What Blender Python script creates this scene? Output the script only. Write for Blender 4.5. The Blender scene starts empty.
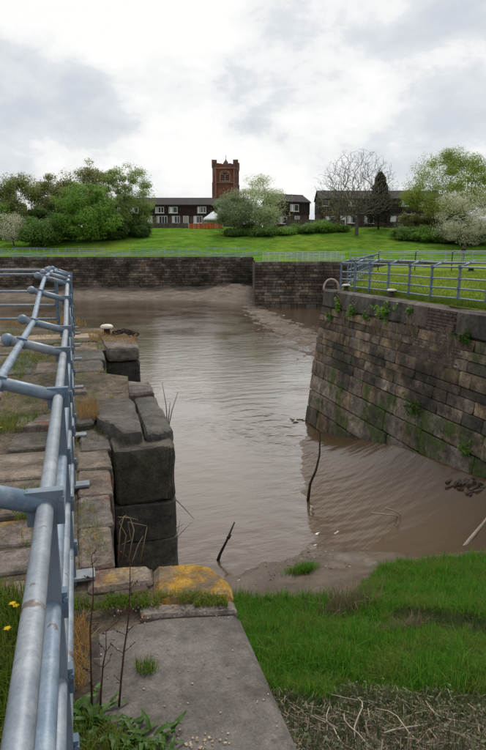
import bpy, bmesh, math, random
import numpy as np
from mathutils import Vector, Matrix

# ------------------------------------------------------------------ camera, sky, sun
F, CX, CY, HOR, EYE = 600.0, 243.0, 375.0, 251.0, 1.6      # photo pixels (486x750)
PH = math.atan((CY - HOR) / F)
TH = math.atan(168 * math.cos(PH) / F)                     # the lock axis (+Y) vanishes at u = 75
CAM = np.array([0, 0, EYE])
FW = np.array([math.sin(TH) * math.cos(PH), math.cos(TH) * math.cos(PH), -math.sin(PH)])
RT = np.array([math.cos(TH), -math.sin(TH), 0.0]); UP = np.cross(RT, FW)
HD = np.array([math.sin(TH), math.cos(TH), 0.0])

scene = bpy.context.scene
col = scene.collection
cd = bpy.data.cameras.new('camera'); cam = bpy.data.objects.new('camera', cd); col.objects.link(cam)
cam.location = CAM
cam.matrix_world = Matrix(((RT[0], UP[0], -FW[0], 0), (RT[1], UP[1], -FW[1], 0), (RT[2], UP[2], -FW[2], EYE), (0, 0, 0, 1)))
cd.sensor_fit = 'VERTICAL'; cd.sensor_height = 36; cd.lens = F / 750 * 36
cd.clip_start = 0.05; cd.clip_end = 6000
scene.camera = cam

SUN_AZ, SUN_EL = math.radians(25), math.radians(52)        # azimuth clockwise from +Y
world = bpy.data.worlds.new('World'); scene.world = world; world.use_nodes = True


def N(nt, kind, ins=None, **props):
    n = nt.nodes.new(kind)
    for k, v in props.items():
        setattr(n, k, v)
    for k, v in (ins or {}).items():
        s = n.inputs[k]
        if isinstance(v, bpy.types.NodeSocket):
            nt.links.new(v, s)
        elif isinstance(v, bpy.types.Node):
            nt.links.new(v.outputs[0], s)
        else:
            s.default_value = (v[0], v[1], v[2], 1) if (s.type == 'RGBA' and len(v) == 3) else v
    return n


def ramp(nt, fac, stops, interp='LINEAR'):
    n = N(nt, 'ShaderNodeValToRGB', {'Fac': fac}); n.color_ramp.interpolation = interp
    e = n.color_ramp.elements
    while len(e) < len(stops):
        e.new(0.5)
    for el, (p, c) in zip(e, stops):
        el.position = p
        el.color = (c, c, c, 1) if isinstance(c, (int, float)) else (c[0], c[1], c[2], 1)
    return n.outputs[0]


def mth(nt, op, a, b=0.0, c=None, clamp=False):
    d = {0: a, 1: b}
    if c is not None:
        d[2] = c
    n = N(nt, 'ShaderNodeMath', d, operation=op); n.use_clamp = clamp
    return n.outputs[0]


def mixc(nt, fac, a, b, mode='MIX'):
    n = N(nt, 'ShaderNodeMix', None, data_type='RGBA', blend_type=mode)
    for i, v in ((0, fac), (6, a), (7, b)):
        if isinstance(v, bpy.types.NodeSocket):
            nt.links.new(v, n.inputs[i])
        elif i:
            n.inputs[i].default_value = (v[0], v[1], v[2], 1)
        else:
            n.inputs[i].default_value = v
    return n.outputs[2]


def make_sky():
    nt = world.node_tree; nt.nodes.clear()
    out = N(nt, 'ShaderNodeOutputWorld')
    sky = N(nt, 'ShaderNodeTexSky', None, sky_type='NISHITA')
    sky.sun_disc = False; sky.sun_elevation = SUN_EL; sky.sun_rotation = SUN_AZ
    sky.air_density = 1.0; sky.dust_density = 1.5
    tc = N(nt, 'ShaderNodeTexCoord')
    sp = N(nt, 'ShaderNodeSeparateXYZ', {0: tc.outputs['Generated']})
    z = mth(nt, 'ADD', mth(nt, 'MAXIMUM', sp.outputs[2], 0.0), 0.42)
    v = N(nt, 'ShaderNodeCombineXYZ', {0: mth(nt, 'DIVIDE', sp.outputs[0], z), 1: mth(nt, 'DIVIDE', sp.outputs[1], z), 2: 0.0})
    mp = N(nt, 'ShaderNodeMapping', {0: v, 'Location': (3.851, 7.358, 0), 'Rotation': (0, 0, 0.3)})
    big = N(nt, 'ShaderNodeTexNoise', {'Vector': mp, 'Scale': 1.5, 'Detail': 8.0, 'Roughness': 0.5, 'Distortion': 0.15}, noise_dimensions='2D')
    fine = N(nt, 'ShaderNodeTexNoise', {'Vector': mp, 'Scale': 4.2, 'Detail': 10.0, 'Roughness': 0.6, 'Distortion': 0.1}, noise_dimensions='2D')
    s = mth(nt, 'ADD', mth(nt, 'MULTIPLY', big.outputs[0], 0.68), mth(nt, 'MULTIPLY', fine.outputs[0], 0.32))
    cloud = ramp(nt, s, [(0.37, (4.1, 4.36, 4.75)), (0.44, (4.85, 5.1, 5.4)), (0.485, (5.4, 5.6, 5.8)), (0.515, (6.3, 6.4, 6.4)), (0.58, (7.1, 7.1, 6.95))], 'LINEAR')
    cover = ramp(nt, s, [(0.30, 0.72), (0.42, 0.97), (1.0, 0.97)])
    c = mixc(nt, cover, sky.outputs[0], cloud)
    bg = N(nt, 'ShaderNodeBackground', {0: c, 1: 0.09})
    nt.links.new(bg.outputs[0], out.inputs[0])


make_sky()
sd = bpy.data.lights.new('sun', 'SUN'); sun = bpy.data.objects.new('sun', sd); col.objects.link(sun)
sd.energy = 1.5; sd.angle = math.radians(18); sd.color = (1, 0.93, 0.83)
sdir = Vector((math.sin(SUN_AZ) * math.cos(SUN_EL), math.cos(SUN_AZ) * math.cos(SUN_EL), math.sin(SUN_EL)))
sun.rotation_euler = sdir.to_track_quat('Z', 'Y').to_euler(); sun.location = (0, 0, 40)
vs = scene.view_settings
vs.view_transform = 'Standard'; vs.look = 'None'; vs.exposure = 0.66; vs.gamma = 1.0; vs.use_curve_mapping = False


# ------------------------------------------------------------------ geometry of the photograph
def ray(u, v):
    return FW + RT * (u - CX) / F - UP * (v - CY) / F


def atz(u, v, z):
    d = ray(u, v); return CAM + d * ((z - EYE) / d[2])


def aty(u, v, y):
    d = ray(u, v); return CAM + d * (y / d[1])


def atx(u, v, x):
    d = ray(u, v); return CAM + d * (x / d[0])


def atD(u, v, D):
    d = ray(u, v); return CAM + d * (D / (d @ HD))


def SD(s, D, z=0.0):                      # metres to the right / ahead of the viewpoint's heading
    p = RT * s + HD * D; return np.array([p[0], p[1], z])


def pix(P):
    q = np.asarray(P, float) - CAM; w = q @ FW
    return CX + F * (q @ RT) / w, CY - F * (q @ UP) / w


# ------------------------------------------------------------------ object helpers
def link(o, parent=None):
    col.objects.link(o)
    if parent is not None:
        o.parent = parent
    return o


def tag(o, label=None, cat=None, group=None, kind=None):
    for k, v in (('label', label), ('category', cat), ('group', group), ('kind', kind)):
        if v:
            o[k] = v
    return o


def empty(name, loc=(0, 0, 0), rz=0.0):
    o = bpy.data.objects.new(name, None); o.location = Vector([float(a) for a in loc]); o.rotation_euler.z = rz
    o.empty_display_size = 0.2
    return link(o)


def mesh_np(name, V, Fc, mat, parent=None, smooth=False, n=None):
    """V (k,3); Fc (m,n) array or list of tuples."""
    me = bpy.data.meshes.new(name)
    if isinstance(Fc, np.ndarray):
        V = np.asarray(V, np.float32); m, n = Fc.shape
        me.vertices.add(len(V)); me.vertices.foreach_set('co', V.ravel())
        me.loops.add(m * n); me.loops.foreach_set('vertex_index', Fc.astype(np.int32).ravel())
        me.polygons.add(m); me.polygons.foreach_set('loop_start', np.arange(0, m * n, n, dtype=np.int32))
        me.update(calc_edges=True)
    else:
        me.from_pydata([tuple(float(c) for c in v) for v in V], [], Fc); me.update()
    if smooth:
        me.polygons.foreach_set('use_smooth', [True] * len(me.polygons))
    if mat:
        me.materials.append(mat)
    return link(bpy.data.objects.new(name, me), parent)


class MB:
    def __init__(s):
        s.v = []; s.f = []

    def add(s, V, Fc):
        b = len(s.v); s.v.extend([tuple(map(float, p)) for p in V]); s.f.extend([tuple(i + b for i in f) for f in Fc]); return s

    def box(s, c, size, M=None):
        x, y, z = [a / 2 for a in size]
        V = [Vector((sx * x, sy * y, sz * z)) for sz in (-1, 1) for sy in (-1, 1) for sx in (-1, 1)]
        if M is not None:
            V = [M @ p for p in V]
        V = [p + Vector(c) for p in V]
        return s.add(V, [(0, 2, 3, 1), (4, 5, 7, 6), (0, 1, 5, 4), (2, 6, 7, 3), (0, 4, 6, 2), (1, 3, 7, 5)])

    def bar(s, a, b, w, h, up=(0, 0, 1)):
        a, b = Vector(a), Vector(b); d = (b - a); L = d.length; d.normalize()
        x = d.cross(Vector(up)).normalized(); z = x.cross(d)
        M = Matrix((x, d, z)).transposed()
        return s.box((a + b) / 2, (w, L, h), M)

    def tube(s, pts, r, n=8, cap=True):
        P = [Vector([float(c) for c in p]) for p in pts]; k = len(P)
        R = r if isinstance(r, (list, tuple)) else [r] * k
        V = []; fr = None
        for i in range(k):
            d = (P[min(i + 1, k - 1)] - P[max(i - 1, 0)]).normalized()
            if fr is None:
                fr = d.orthogonal().normalized()
            else:
                fr = (fr - d * fr.dot(d))
                fr = fr.normalized() if fr.length > 1e-6 else d.orthogonal().normalized()
            g = d.cross(fr)
            for j in range(n):
                a = 2 * math.pi * j / n
                V.append(P[i] + (fr * math.cos(a) + g * math.sin(a)) * R[i])
        Fc = [(i * n + j, i * n + (j + 1) % n, (i + 1) * n + (j + 1) % n, (i + 1) * n + j) for i in range(k - 1) for j in range(n)]
        if cap:
            Fc += [tuple(range(n))[::-1], tuple((k - 1) * n + j for j in range(n))]
        return s.add(V, Fc)

    def lathe(s, prof, c, n=16):
        V = [(c[0] + r * math.cos(2 * math.pi * j / n), c[1] + r * math.sin(2 * math.pi * j / n), c[2] + z) for r, z in prof for j in range(n)]
        k = len(prof)
        Fc = [(i * n + j, i * n + (j + 1) % n, (i + 1) * n + (j + 1) % n, (i + 1) * n + j) for i in range(k - 1) for j in range(n)]
        Fc += [tuple(range(n))[::-1], tuple((k - 1) * n + j for j in range(n))]
        return s.add(V, Fc)

    def prism(s, poly, z0, z1):
        k = len(poly)
        V = [(p[0], p[1], z0) for p in poly] + [(p[0], p[1], z1) for p in poly]
        return s.add(V, [tuple(range(k))[::-1], tuple(range(k, 2 * k))] + [(i, (i + 1) % k, k + (i + 1) % k, k + i) for i in range(k)])

    def build(s, name, mat, parent=None, smooth=False):
        return mesh_np(name, s.v, s.f, mat, parent, smooth)


# ------------------------------------------------------------------ materials
def new_mat(name):
    m = bpy.data.materials.new(name); m.use_nodes = True; nt = m.node_tree; nt.nodes.clear()
    out = N(nt, 'ShaderNodeOutputMaterial')
    b = N(nt, 'ShaderNodeBsdfPrincipled'); nt.links.new(b.outputs[0], out.inputs[0])
    return m, nt, b, out


def noise(nt, vec, scale, detail=5.0, rough=0.6, dist=0.0):
    return N(nt, 'ShaderNodeTexNoise', {'Vector': vec, 'Scale': scale, 'Detail': detail, 'Roughness': rough, 'Distortion': dist}).outputs[0]


def surf(name, stops, scale=3.0, rough=0.85, bump=0.3, bscale=12.0, bdist=0.02, rnd=0.0, stains=(), stretch=None, spec=0.3, metal=0.0, rvar=0.0, pos=True, grain=0.0, gscale=70.0, isl=0.0):
    """noise-coloured surface; stains = [(colour, scale, lo, hi, zlo, zhi, strength)]"""
    m, nt, b, out = new_mat(name)
    g = N(nt, 'ShaderNodeNewGeometry'); P = g.outputs['Position']
    if not pos:
        P = N(nt, 'ShaderNodeTexCoord').outputs['Object']
    Q = P
    if stretch:
        Q = N(nt, 'ShaderNodeMapping', {0: P, 'Scale': stretch}).outputs[0]
    n1 = noise(nt, Q, scale, 7.0, 0.62)
    c = ramp(nt, n1, stops)
    if rnd:
        oi = N(nt, 'ShaderNodeObjectInfo').outputs['Random']
        k = mth(nt, 'ADD', mth(nt, 'MULTIPLY', oi, 2 * rnd), 1 - rnd)
        h = N(nt, 'ShaderNodeHueSaturation', {'Color': c, 'Value': k, 'Saturation': mth(nt, 'ADD', mth(nt, 'MULTIPLY', mth(nt, 'FRACT', mth(nt, 'MULTIPLY', oi, 7.31)), 0.6), 0.7)})
        c = h.outputs[0]
    if isl:
        ri = g.outputs['Random Per Island']
        c = N(nt, 'ShaderNodeHueSaturation', {'Color': c, 'Value': mth(nt, 'ADD', mth(nt, 'MULTIPLY', mth(nt, 'POWER', ri, 1.6), 2.2 * isl), 1 - .7 * isl), 'Saturation': mth(nt, 'ADD', mth(nt, 'MULTIPLY', mth(nt, 'FRACT', mth(nt, 'MULTIPLY', ri, 9.7)), .7), .6)}).outputs[0]
    z = N(nt, 'ShaderNodeSeparateXYZ', {0: P}).outputs[2]
    for (sc, ss, lo, hi, zl, zh, st) in stains:
        f = ramp(nt, noise(nt, Q, ss, 6.0, 0.65, 0.3), [(lo, 0.0), (hi, 1.0)])
        if zl is not None:
            w = (zh - zl) * 0.22
            a1 = N(nt, 'ShaderNodeMapRange', {0: z, 1: zl - w, 2: zl + w, 3: 0.0, 4: 1.0}).outputs[0]
            a2 = N(nt, 'ShaderNodeMapRange', {0: z, 1: zh - w, 2: zh + w, 3: 1.0, 4: 0.0}).outputs[0]
            f = mth(nt, 'MULTIPLY', f, mth(nt, 'MULTIPLY', a1, a2))
        c = mixc(nt, mth(nt, 'MULTIPLY', f, st), c, sc)
    if grain:
        gr = ramp(nt, noise(nt, P, gscale, 6, 0.7), [(0.32, 1 - grain), (0.5, 1.0), (0.68, 1 + grain)])
        c = mixc(nt, 1.0, c, gr, 'MULTIPLY')
        gr2 = ramp(nt, noise(nt, P, gscale * .16, 6, 0.7), [(0.34, 1 - grain), (0.5, 1.0), (0.66, 1 + grain * .8)])
        c = mixc(nt, 1.0, c, gr2, 'MULTIPLY')
    nt.links.new(c, b.inputs['Base Color'])
    b.inputs['Metallic'].default_value = metal; b.inputs['Specular IOR Level'].default_value = spec
    if rvar:
        nt.links.new(mth(nt, 'ADD', mth(nt, 'MULTIPLY', n1, rvar), rough - rvar / 2), b.inputs['Roughness'])
    else:
        b.inputs['Roughness'].default_value = rough
    if bump:
        bn = N(nt, 'ShaderNodeBump', {'Strength': bump, 'Distance': bdist, 'Height': noise(nt, Q, bscale, 8.0, 0.65)})
        nt.links.new(bn.outputs[0], b.inputs['Normal'])
    return m


def leafmat(name, a, bcol, trans=0.35, rough=0.6, patch=None):
    m, nt, b, out = new_mat(name)
    r = N(nt, 'ShaderNodeNewGeometry').outputs['Random Per Island']
    c = mixc(nt, r, a, bcol)
    if patch:
        pc, ps, lo, hi, st = patch
        f = ramp(nt, noise(nt, N(nt, 'ShaderNodeNewGeometry').outputs['Position'], ps, 4, .6), [(lo, 0.0), (hi, 1.0)])
        c = mixc(nt, mth(nt, 'MULTIPLY', f, st), c, pc)
    nt.links.new(c, b.inputs['Base Color']); b.inputs['Roughness'].default_value = rough; b.inputs['Specular IOR Level'].default_value = 0.2
    t = N(nt, 'ShaderNodeBsdfTranslucent', {0: c})
    mx = N(nt, 'ShaderNodeMixShader', {0: trans, 1: b.outputs[0], 2: t.outputs[0]})
    nt.links.new(mx.outputs[0], out.inputs[0])
    return m


M = {}
M['wall'] = surf('wall_stone', [(0.3, (0.065, 0.053, 0.041)), (0.5, (0.155, 0.12, 0.09)), (0.7, (0.29, 0.23, 0.175))], 2.2, 0.9, 0.9, 14, 0.03, 0.48,
                 [((0.018, 0.016, 0.015), 0.55, 0.42, 0.58, -1.75, -0.55, 0.85), ((0.045, 0.075, 0.012), 1.1, 0.49, 0.58, -4.1, -1.3, 0.85), ((0.02, 0.018, 0.016), 2.5, 0.55, 0.7, None, None, 0.6)], grain=0.45, gscale=28)
M['rubble'] = surf('rubble_stone', [(0.3, (0.075, 0.061, 0.048)), (0.52, (0.165, 0.13, 0.098)), (0.7, (0.31, 0.24, 0.17))], 2.6, 0.92, 0.9, 16, 0.03, 0.6,
                   [((0.022, 0.02, 0.018), 0.6, 0.42, 0.56, -2.3, -1.0, 0.8), ((0.3, 0.215, 0.125), 1.0, 0.52, 0.64, -1.6, -0.4, 0.6), ((0.04, 0.055, 0.014), 0.9, 0.52, 0.64, -2.4, 0.2, 0.7)], grain=0.45, gscale=30)
M['mortar'] = surf('wall_mortar', [(0.3, (0.025, 0.025, 0.014)), (0.7, (0.07, 0.062, 0.036))], 5, 0.95, 0.6, 20)
M['coping'] = surf('coping_stone', [(0.3, (0.06, 0.052, 0.046)), (0.55, (0.13, 0.115, 0.1)), (0.75, (0.2, 0.175, 0.15))], 1.6, 0.88, 0.8, 18, 0.02, 0.22,
                   [((0.03, 0.026, 0.024), 0.9, 0.46, 0.62, None, None, 0.7), ((0.26, 0.15, 0.06), 1.3, 0.62, 0.74, None, None, 0.5)], stretch=(1, 1, 0.45), grain=0.4, gscale=35)
M['brick'] = surf('wall_brick', [(0.3, (0.06, 0.045, 0.04)), (0.6, (0.12, 0.085, 0.075))], 6, 0.92, 0.5, 40, 0.01, 0.3, grain=0.4, gscale=40)
M['far_wall'] = surf('far_wall_stone', [(0.32, (0.042, 0.034, 0.026)), (0.5, (0.1, 0.078, 0.06)), (0.66, (0.19, 0.15, 0.115))], 0.5, 0.95, 0.6, 3, 0.08, 0,
                     [((0.33, 0.27, 0.21), 0.9, 0.57, 0.68, -4.6, -1.2, 0.5), ((0.02, 0.017, 0.014), 0.18, 0.45, 0.6, None, None, 0.6)], grain=.3, gscale=5, isl=.55)
M['slab'] = surf('concrete_slab', [(0.3, (0.07, 0.061, 0.053)), (0.5, (0.12, 0.107, 0.096)), (0.72, (0.185, 0.17, 0.155))], 2.6, 0.9, 0.6, 55, 0.008, 0.0,
                 [((0.3, 0.29, 0.27), 60, 0.66, 0.71, None, None, 0.6), ((0.24, 0.14, 0.055), 4, 0.66, 0.72, None, None, 0.5), ((0.05, 0.045, 0.04), 26, 0.60, 0.68, None, None, 0.6), ((0.07, 0.064, 0.058), 5, 0.55, 0.75, None, None, 0.55), ((0.3, 0.29, 0.27), 9, 0.64, 0.74, None, None, 0.5)], grain=0.28, gscale=110)
M['sandstone'] = surf('sandstone_slab', [(0.3, (0.09, 0.074, 0.06)), (0.52, (0.17, 0.143, 0.12)), (0.75, (0.27, 0.235, 0.2))], 3, 0.9, 0.6, 22, 0.012, 0.2,
                      [((0.07, 0.05, 0.035), 6, 0.55, 0.7, None, None, 0.6), ((0.30, 0.17, 0.05), 2.2, 0.6, 0.72, None, None, 0.45)], stretch=(0.6, 2.2, 1), grain=0.4, gscale=60)
M['pale_slab'] = surf('pale_slab', [(0.3, (0.24, 0.19, 0.14)), (0.7, (0.4, 0.33, 0.25))], 3, 0.9, 0.4, 20, 0.01, 0.1, grain=0.3, gscale=50)
M['rust_slab'] = surf('rust_slab', [(0.3, (0.075, 0.06, 0.048)), (0.5, (0.14, 0.115, 0.095)), (0.72, (0.22, 0.185, 0.155))], 4, 0.9, 0.7, 20, 0.015, 0.2,
                      [((0.2, 0.075, 0.035), 3.3, 0.55, 0.66, None, None, 0.75), ((0.36, 0.22, 0.04), 2.8, 0.58, 0.68, None, None, 0.6), ((0.07, 0.06, 0.05), 8, 0.55, 0.7, None, None, 0.6)], grain=0.45, gscale=60)
M['dark_block'] = surf('dark_gritstone', [(0.3, (0.045, 0.039, 0.032)), (0.5, (0.095, 0.085, 0.072)), (0.72, (0.18, 0.163, 0.142))], 2.6, 0.82, 0.9, 22, 0.016, 0.16,
                       [((0.03, 0.026, 0.02), 1.3, 0.48, 0.66, None, None, 0.7), ((0.09, 0.085, 0.03), 2.1, 0.58, 0.75, -3.0, -0.2, 0.5)], grain=0.42, gscale=60)
M['deep_block'] = surf('deep_gritstone', [(0.3, (0.02, 0.018, 0.015)), (0.55, (0.05, 0.044, 0.036)), (0.75, (0.085, 0.075, 0.06))], 2.8, 0.85, 0.9, 20, 0.02, 0.2,
                       [((0.03, 0.035, 0.012), 1.6, 0.5, 0.68, None, None, 0.6)], grain=0.4, gscale=40)  # darker gritstone for the lower courses and recess faces
M['lichen'] = surf('lichen_stone', [(0.38, (0.12, 0.09, 0.055)), (0.47, (0.2, 0.115, 0.03)), (0.58, (0.31, 0.18, 0.025)), (0.75, (0.3, 0.2, 0.06))], 5, 0.92, 0.7, 45, 0.008, 0.0,
                   [((0.13, 0.105, 0.08), 7, 0.50, 0.60, None, None, 0.85), ((0.2, 0.06, 0.03), 6, 0.6, 0.7, None, None, 0.7), ((0.42, 0.36, 0.28), 7.5, 0.66, 0.72, None, None, 0.8)], grain=0.35, gscale=90)
M['dirt'] = surf('quay_soil', [(0.3, (0.045, 0.038, 0.026)), (0.5, (0.1, 0.08, 0.055)), (0.7, (0.17, 0.135, 0.1))], 2.2, 0.95, 0.7, 30, 0.02, 0.0,
                 [((0.06, 0.08, 0.02), 1.7, 0.52, 0.64, None, None, 0.7), ((0.2, 0.1, 0.05), 4.5, 0.6, 0.7, None, None, 0.5)], grain=0.5, gscale=70)
M['lawn'] = surf('lawn_grass', [(0.3, (0.062, 0.14, 0.017)), (0.5, (0.088, 0.18, 0.022)), (0.7, (0.14, 0.225, 0.032))], 0.35, 0.95, 0.8, 6, 0.1, 0.0,
                 [((0.17, 0.2, 0.03), 0.08, 0.5, 0.66, None, None, 0.55), ((0.04, 0.09, 0.012), 1.8, 0.55, 0.7, None, None, 0.5)], spec=0.0, grain=.3, gscale=3)
M['lawn_near'] = surf('quay_lawn', [(0.3, (0.09, 0.15, 0.02)), (0.5, (0.14, 0.2, 0.026)), (0.7, (0.2, 0.25, 0.04))], 0.8, 0.95, 0.8, 14, 0.06, 0.0,
                      [((0.24, 0.24, 0.06), 0.5, 0.52, 0.68, None, None, 0.6), ((0.05, 0.09, 0.012), 3.2, 0.55, 0.7, None, None, 0.5)], spec=0.0, grain=.3, gscale=12)
M['galv'] = surf('grey_blue_paint', [(0.3, (0.13, 0.18, 0.235)), (0.5, (0.185, 0.235, 0.295)), (0.72, (0.28, 0.325, 0.37))], 9, 0.5, 0.15, 50, 0.003, 0.06,
                 [((0.36, 0.36, 0.38), 16, 0.56, 0.7, None, None, 0.4), ((0.1, 0.055, 0.035), 10, 0.625, 0.66, None, None, 0.8), ((0.12, 0.14, 0.17), 22, 0.6, 0.7, None, None, 0.4)], spec=0.5, metal=0.15, rvar=0.25, grain=.14, gscale=120)
M['galv_post'] = surf('blue_grey_post_paint', [(0.3, (0.075, 0.115, 0.165)), (0.6, (0.12, 0.17, 0.23))], 8, 0.55, 0.15, 50, 0.003, 0.06,
                      [((0.1, 0.055, 0.035), 26, 0.66, 0.7, None, None, 0.9), ((0.27, 0.31, 0.36), 12, 0.6, 0.75, None, None, 0.5)], spec=0.45)
M['plate'] = surf('weathered_plate_paint', [(0.3, (0.12, 0.15, 0.18)), (0.6, (0.24, 0.27, 0.3))], 12, 0.6, 0.2, 40, 0.003, 0.1, [((0.12, 0.07, 0.045), 20, 0.62, 0.68, None, None, 0.8)])
M['far_rail'] = surf('far_fence_paint', [(0.3, (0.24, 0.29, 0.34)), (0.7, (0.4, 0.45, 0.5))], 2, 0.5, 0, rnd=0.1)
M['pale_rail'] = surf('galvanised_panel', [(0.3, (0.42, 0.46, 0.48)), (0.7, (0.6, 0.63, 0.65))], 2, 0.5, 0)
M['iron'] = surf('rusty_iron', [(0.3, (0.02, 0.016, 0.014)), (0.6, (0.06, 0.04, 0.03)), (0.8, (0.12, 0.07, 0.045))], 14, 0.8, 0.4, 40, 0.004)
M['white_paint'] = surf('worn_white_paint', [(0.3, (0.45, 0.4, 0.3)), (0.5, (0.68, 0.64, 0.55)), (0.8, (0.78, 0.76, 0.7))], 9, 0.6, 0.1)
M['bark'] = surf('bark', [(0.3, (0.03, 0.024, 0.018)), (0.7, (0.1, 0.082, 0.065))], 3, 0.95, 0.5, 12, 0.03)
M['birch'] = surf('birch_bark', [(0.3, (0.08, 0.07, 0.06)), (0.6, (0.3, 0.28, 0.25))], 3, 0.9, 0.3, 12, 0.02)
M['twig'] = surf('twig_bark', [(0.3, (0.07, 0.057, 0.048)), (0.7, (0.14, 0.118, 0.1))], 2, 0.95, 0)
M['pinktwig'] = surf('pale_twig_bark', [(0.3, (0.16, 0.12, 0.09)), (0.7, (0.3, 0.235, 0.19))], 2, 0.95, 0)
M['driftwood'] = surf('bleached_wood', [(0.3, (0.28, 0.23, 0.18)), (0.7, (0.5, 0.43, 0.36))], 12, 0.8, 0.3, 50, 0.004)
M['darkwood'] = surf('wet_dark_wood', [(0.3, (0.02, 0.017, 0.014)), (0.7, (0.055, 0.045, 0.036))], 12, 0.7, 0.3, 50, 0.004)
M['redstem'] = surf('dead_stem', [(0.3, (0.035, 0.016, 0.013)), (0.7, (0.1, 0.045, 0.035))], 30, 0.8, 0)
M['tile'] = surf('dark_roof_tile', [(0.3, (0.018, 0.015, 0.015)), (0.7, (0.04, 0.034, 0.033))], 1.2, 0.9, 0.5, 5, 0.04)
M['clad'] = surf('dark_brown_cladding', [(0.3, (0.021, 0.014, 0.012)), (0.7, (0.042, 0.029, 0.025))], 1.5, 0.9, 0.5, 6, 0.03, 0.1)
M['housebrick'] = surf('house_brick', [(0.3, (0.06, 0.04, 0.033)), (0.7, (0.12, 0.08, 0.066))], 2, 0.9, 0.4, 8, 0.02)
M['whiteframe'] = surf('white_frame', [(0.3, (0.62, 0.62, 0.6)), (0.7, (0.78, 0.78, 0.77))], 2, 0.5, 0)
M['render_pale'] = surf('pale_render', [(0.3, (0.3, 0.28, 0.26)), (0.7, (0.45, 0.43, 0.4))], 2, 0.8, 0.1)
M['orange'] = surf('orange_fence_wood', [(0.3, (0.42, 0.075, 0.02)), (0.7, (0.6, 0.13, 0.035))], 1.5, 0.8, 0.1, rnd=0.15)
M['greywood'] = surf('grey_fence_wood', [(0.3, (0.07, 0.055, 0.045)), (0.7, (0.15, 0.12, 0.1))], 2, 0.9, 0.2, rnd=0.2)
M['canvas'] = surf('white_canvas', [(0.3, (0.7, 0.72, 0.74)), (0.7, (0.8, 0.81, 0.82))], 1, 0.8, 0)
M['church'] = surf('red_sandstone', [(0.3, (0.085, 0.04, 0.035)), (0.5, (0.15, 0.07, 0.057)), (0.7, (0.23, 0.115, 0.09))], 0.45, 0.92, 0.6, 1.8, 0.1, 0.1)
M['church_light'] = surf('pale_red_sandstone', [(0.3, (0.18, 0.085, 0.065)), (0.7, (0.33, 0.19, 0.15))], 0.5, 0.92, 0.5, 2, 0.1)
M['louvre'] = surf('dark_louvre', [(0.3, (0.012, 0.011, 0.012)), (0.7, (0.03, 0.027, 0.028))], 2, 0.8, 0)
M['dryleaf'] = leafmat('dry_stalk', (0.17, 0.125, 0.08), (0.36, 0.29, 0.19), 0.15)
M['strawgrass'] = leafmat('straw_grass', (0.34, 0.2, 0.06), (0.4, 0.27, 0.12), 0.25)
M['marsh'] = leafmat('marsh_grass', (0.04, 0.16, 0.012), (0.17, 0.38, 0.04), 0.5, 0.5, ((0.2, 0.26, 0.06), 1.9, .46, .64, .7))
M['marsh_thin'] = leafmat('muddy_marsh_grass', (0.06, 0.1, 0.03), (0.15, 0.19, 0.075), 0.35)
M['grass'] = leafmat('quay_grass', (0.07, 0.14, 0.012), (0.17, 0.24, 0.03), 0.4, 0.6, ((0.3, 0.26, 0.08), 2.2, .5, .64, .6))
M['dock'] = leafmat('dock_leaf', (0.03, 0.085, 0.012), (0.075, 0.15, 0.03), 0.3, 0.45)
M['petal'] = leafmat('dandelion_petal', (0.8, 0.5, 0.01), (0.85, 0.62, 0.02), 0.2)
M['debris'] = leafmat('dead_leaf', (0.05, 0.038, 0.026), (0.3, 0.25, 0.18), 0.1)
M['paleweed'] = leafmat('grey_green_weed', (0.11, 0.135, 0.07), (0.2, 0.22, 0.13), 0.3)
for nm, a, b in (('leaf_bright', (0.05, 0.11, 0.012), (0.105, 0.185, 0.028)), ('leaf_olive', (0.07, 0.095, 0.02), (0.135, 0.155, 0.045)), ('leaf_dark', (0.022, 0.045, 0.01), (0.05, 0.09, 0.018)),
                 ('leaf_birch', (0.09, 0.135, 0.03), (0.16, 0.2, 0.06)), ('leaf_lime', (0.09, 0.13, 0.02), (0.165, 0.205, 0.035)), ('leaf_pale', (0.12, 0.165, 0.055), (0.3, 0.33, 0.2)),
                 ('leaf_willow', (0.085, 0.11, 0.05), (0.16, 0.19, 0.1)), ('blossom', (0.3, 0.33, 0.18), (0.68, 0.66, 0.5)), ('leaf_conifer', (0.014, 0.017, 0.011), (0.032, 0.034, 0.022)),
                 ('leaf_hedge', (0.035, 0.075, 0.014), (0.085, 0.145, 0.03)), ('leaf_brownish', (0.09, 0.1, 0.03), (0.15, 0.155, 0.055))):
    g_ = 1.0 if nm in ('blossom', 'leaf_conifer') else 1.95
    M[nm] = leafmat(nm, [c * g_ for c in a], [min(c * g_, .7) for c in b], .4, .6, ([c * g_ * 1.05 for c in b], .55, .45, .62, .55))


WATER = -4.36


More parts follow.
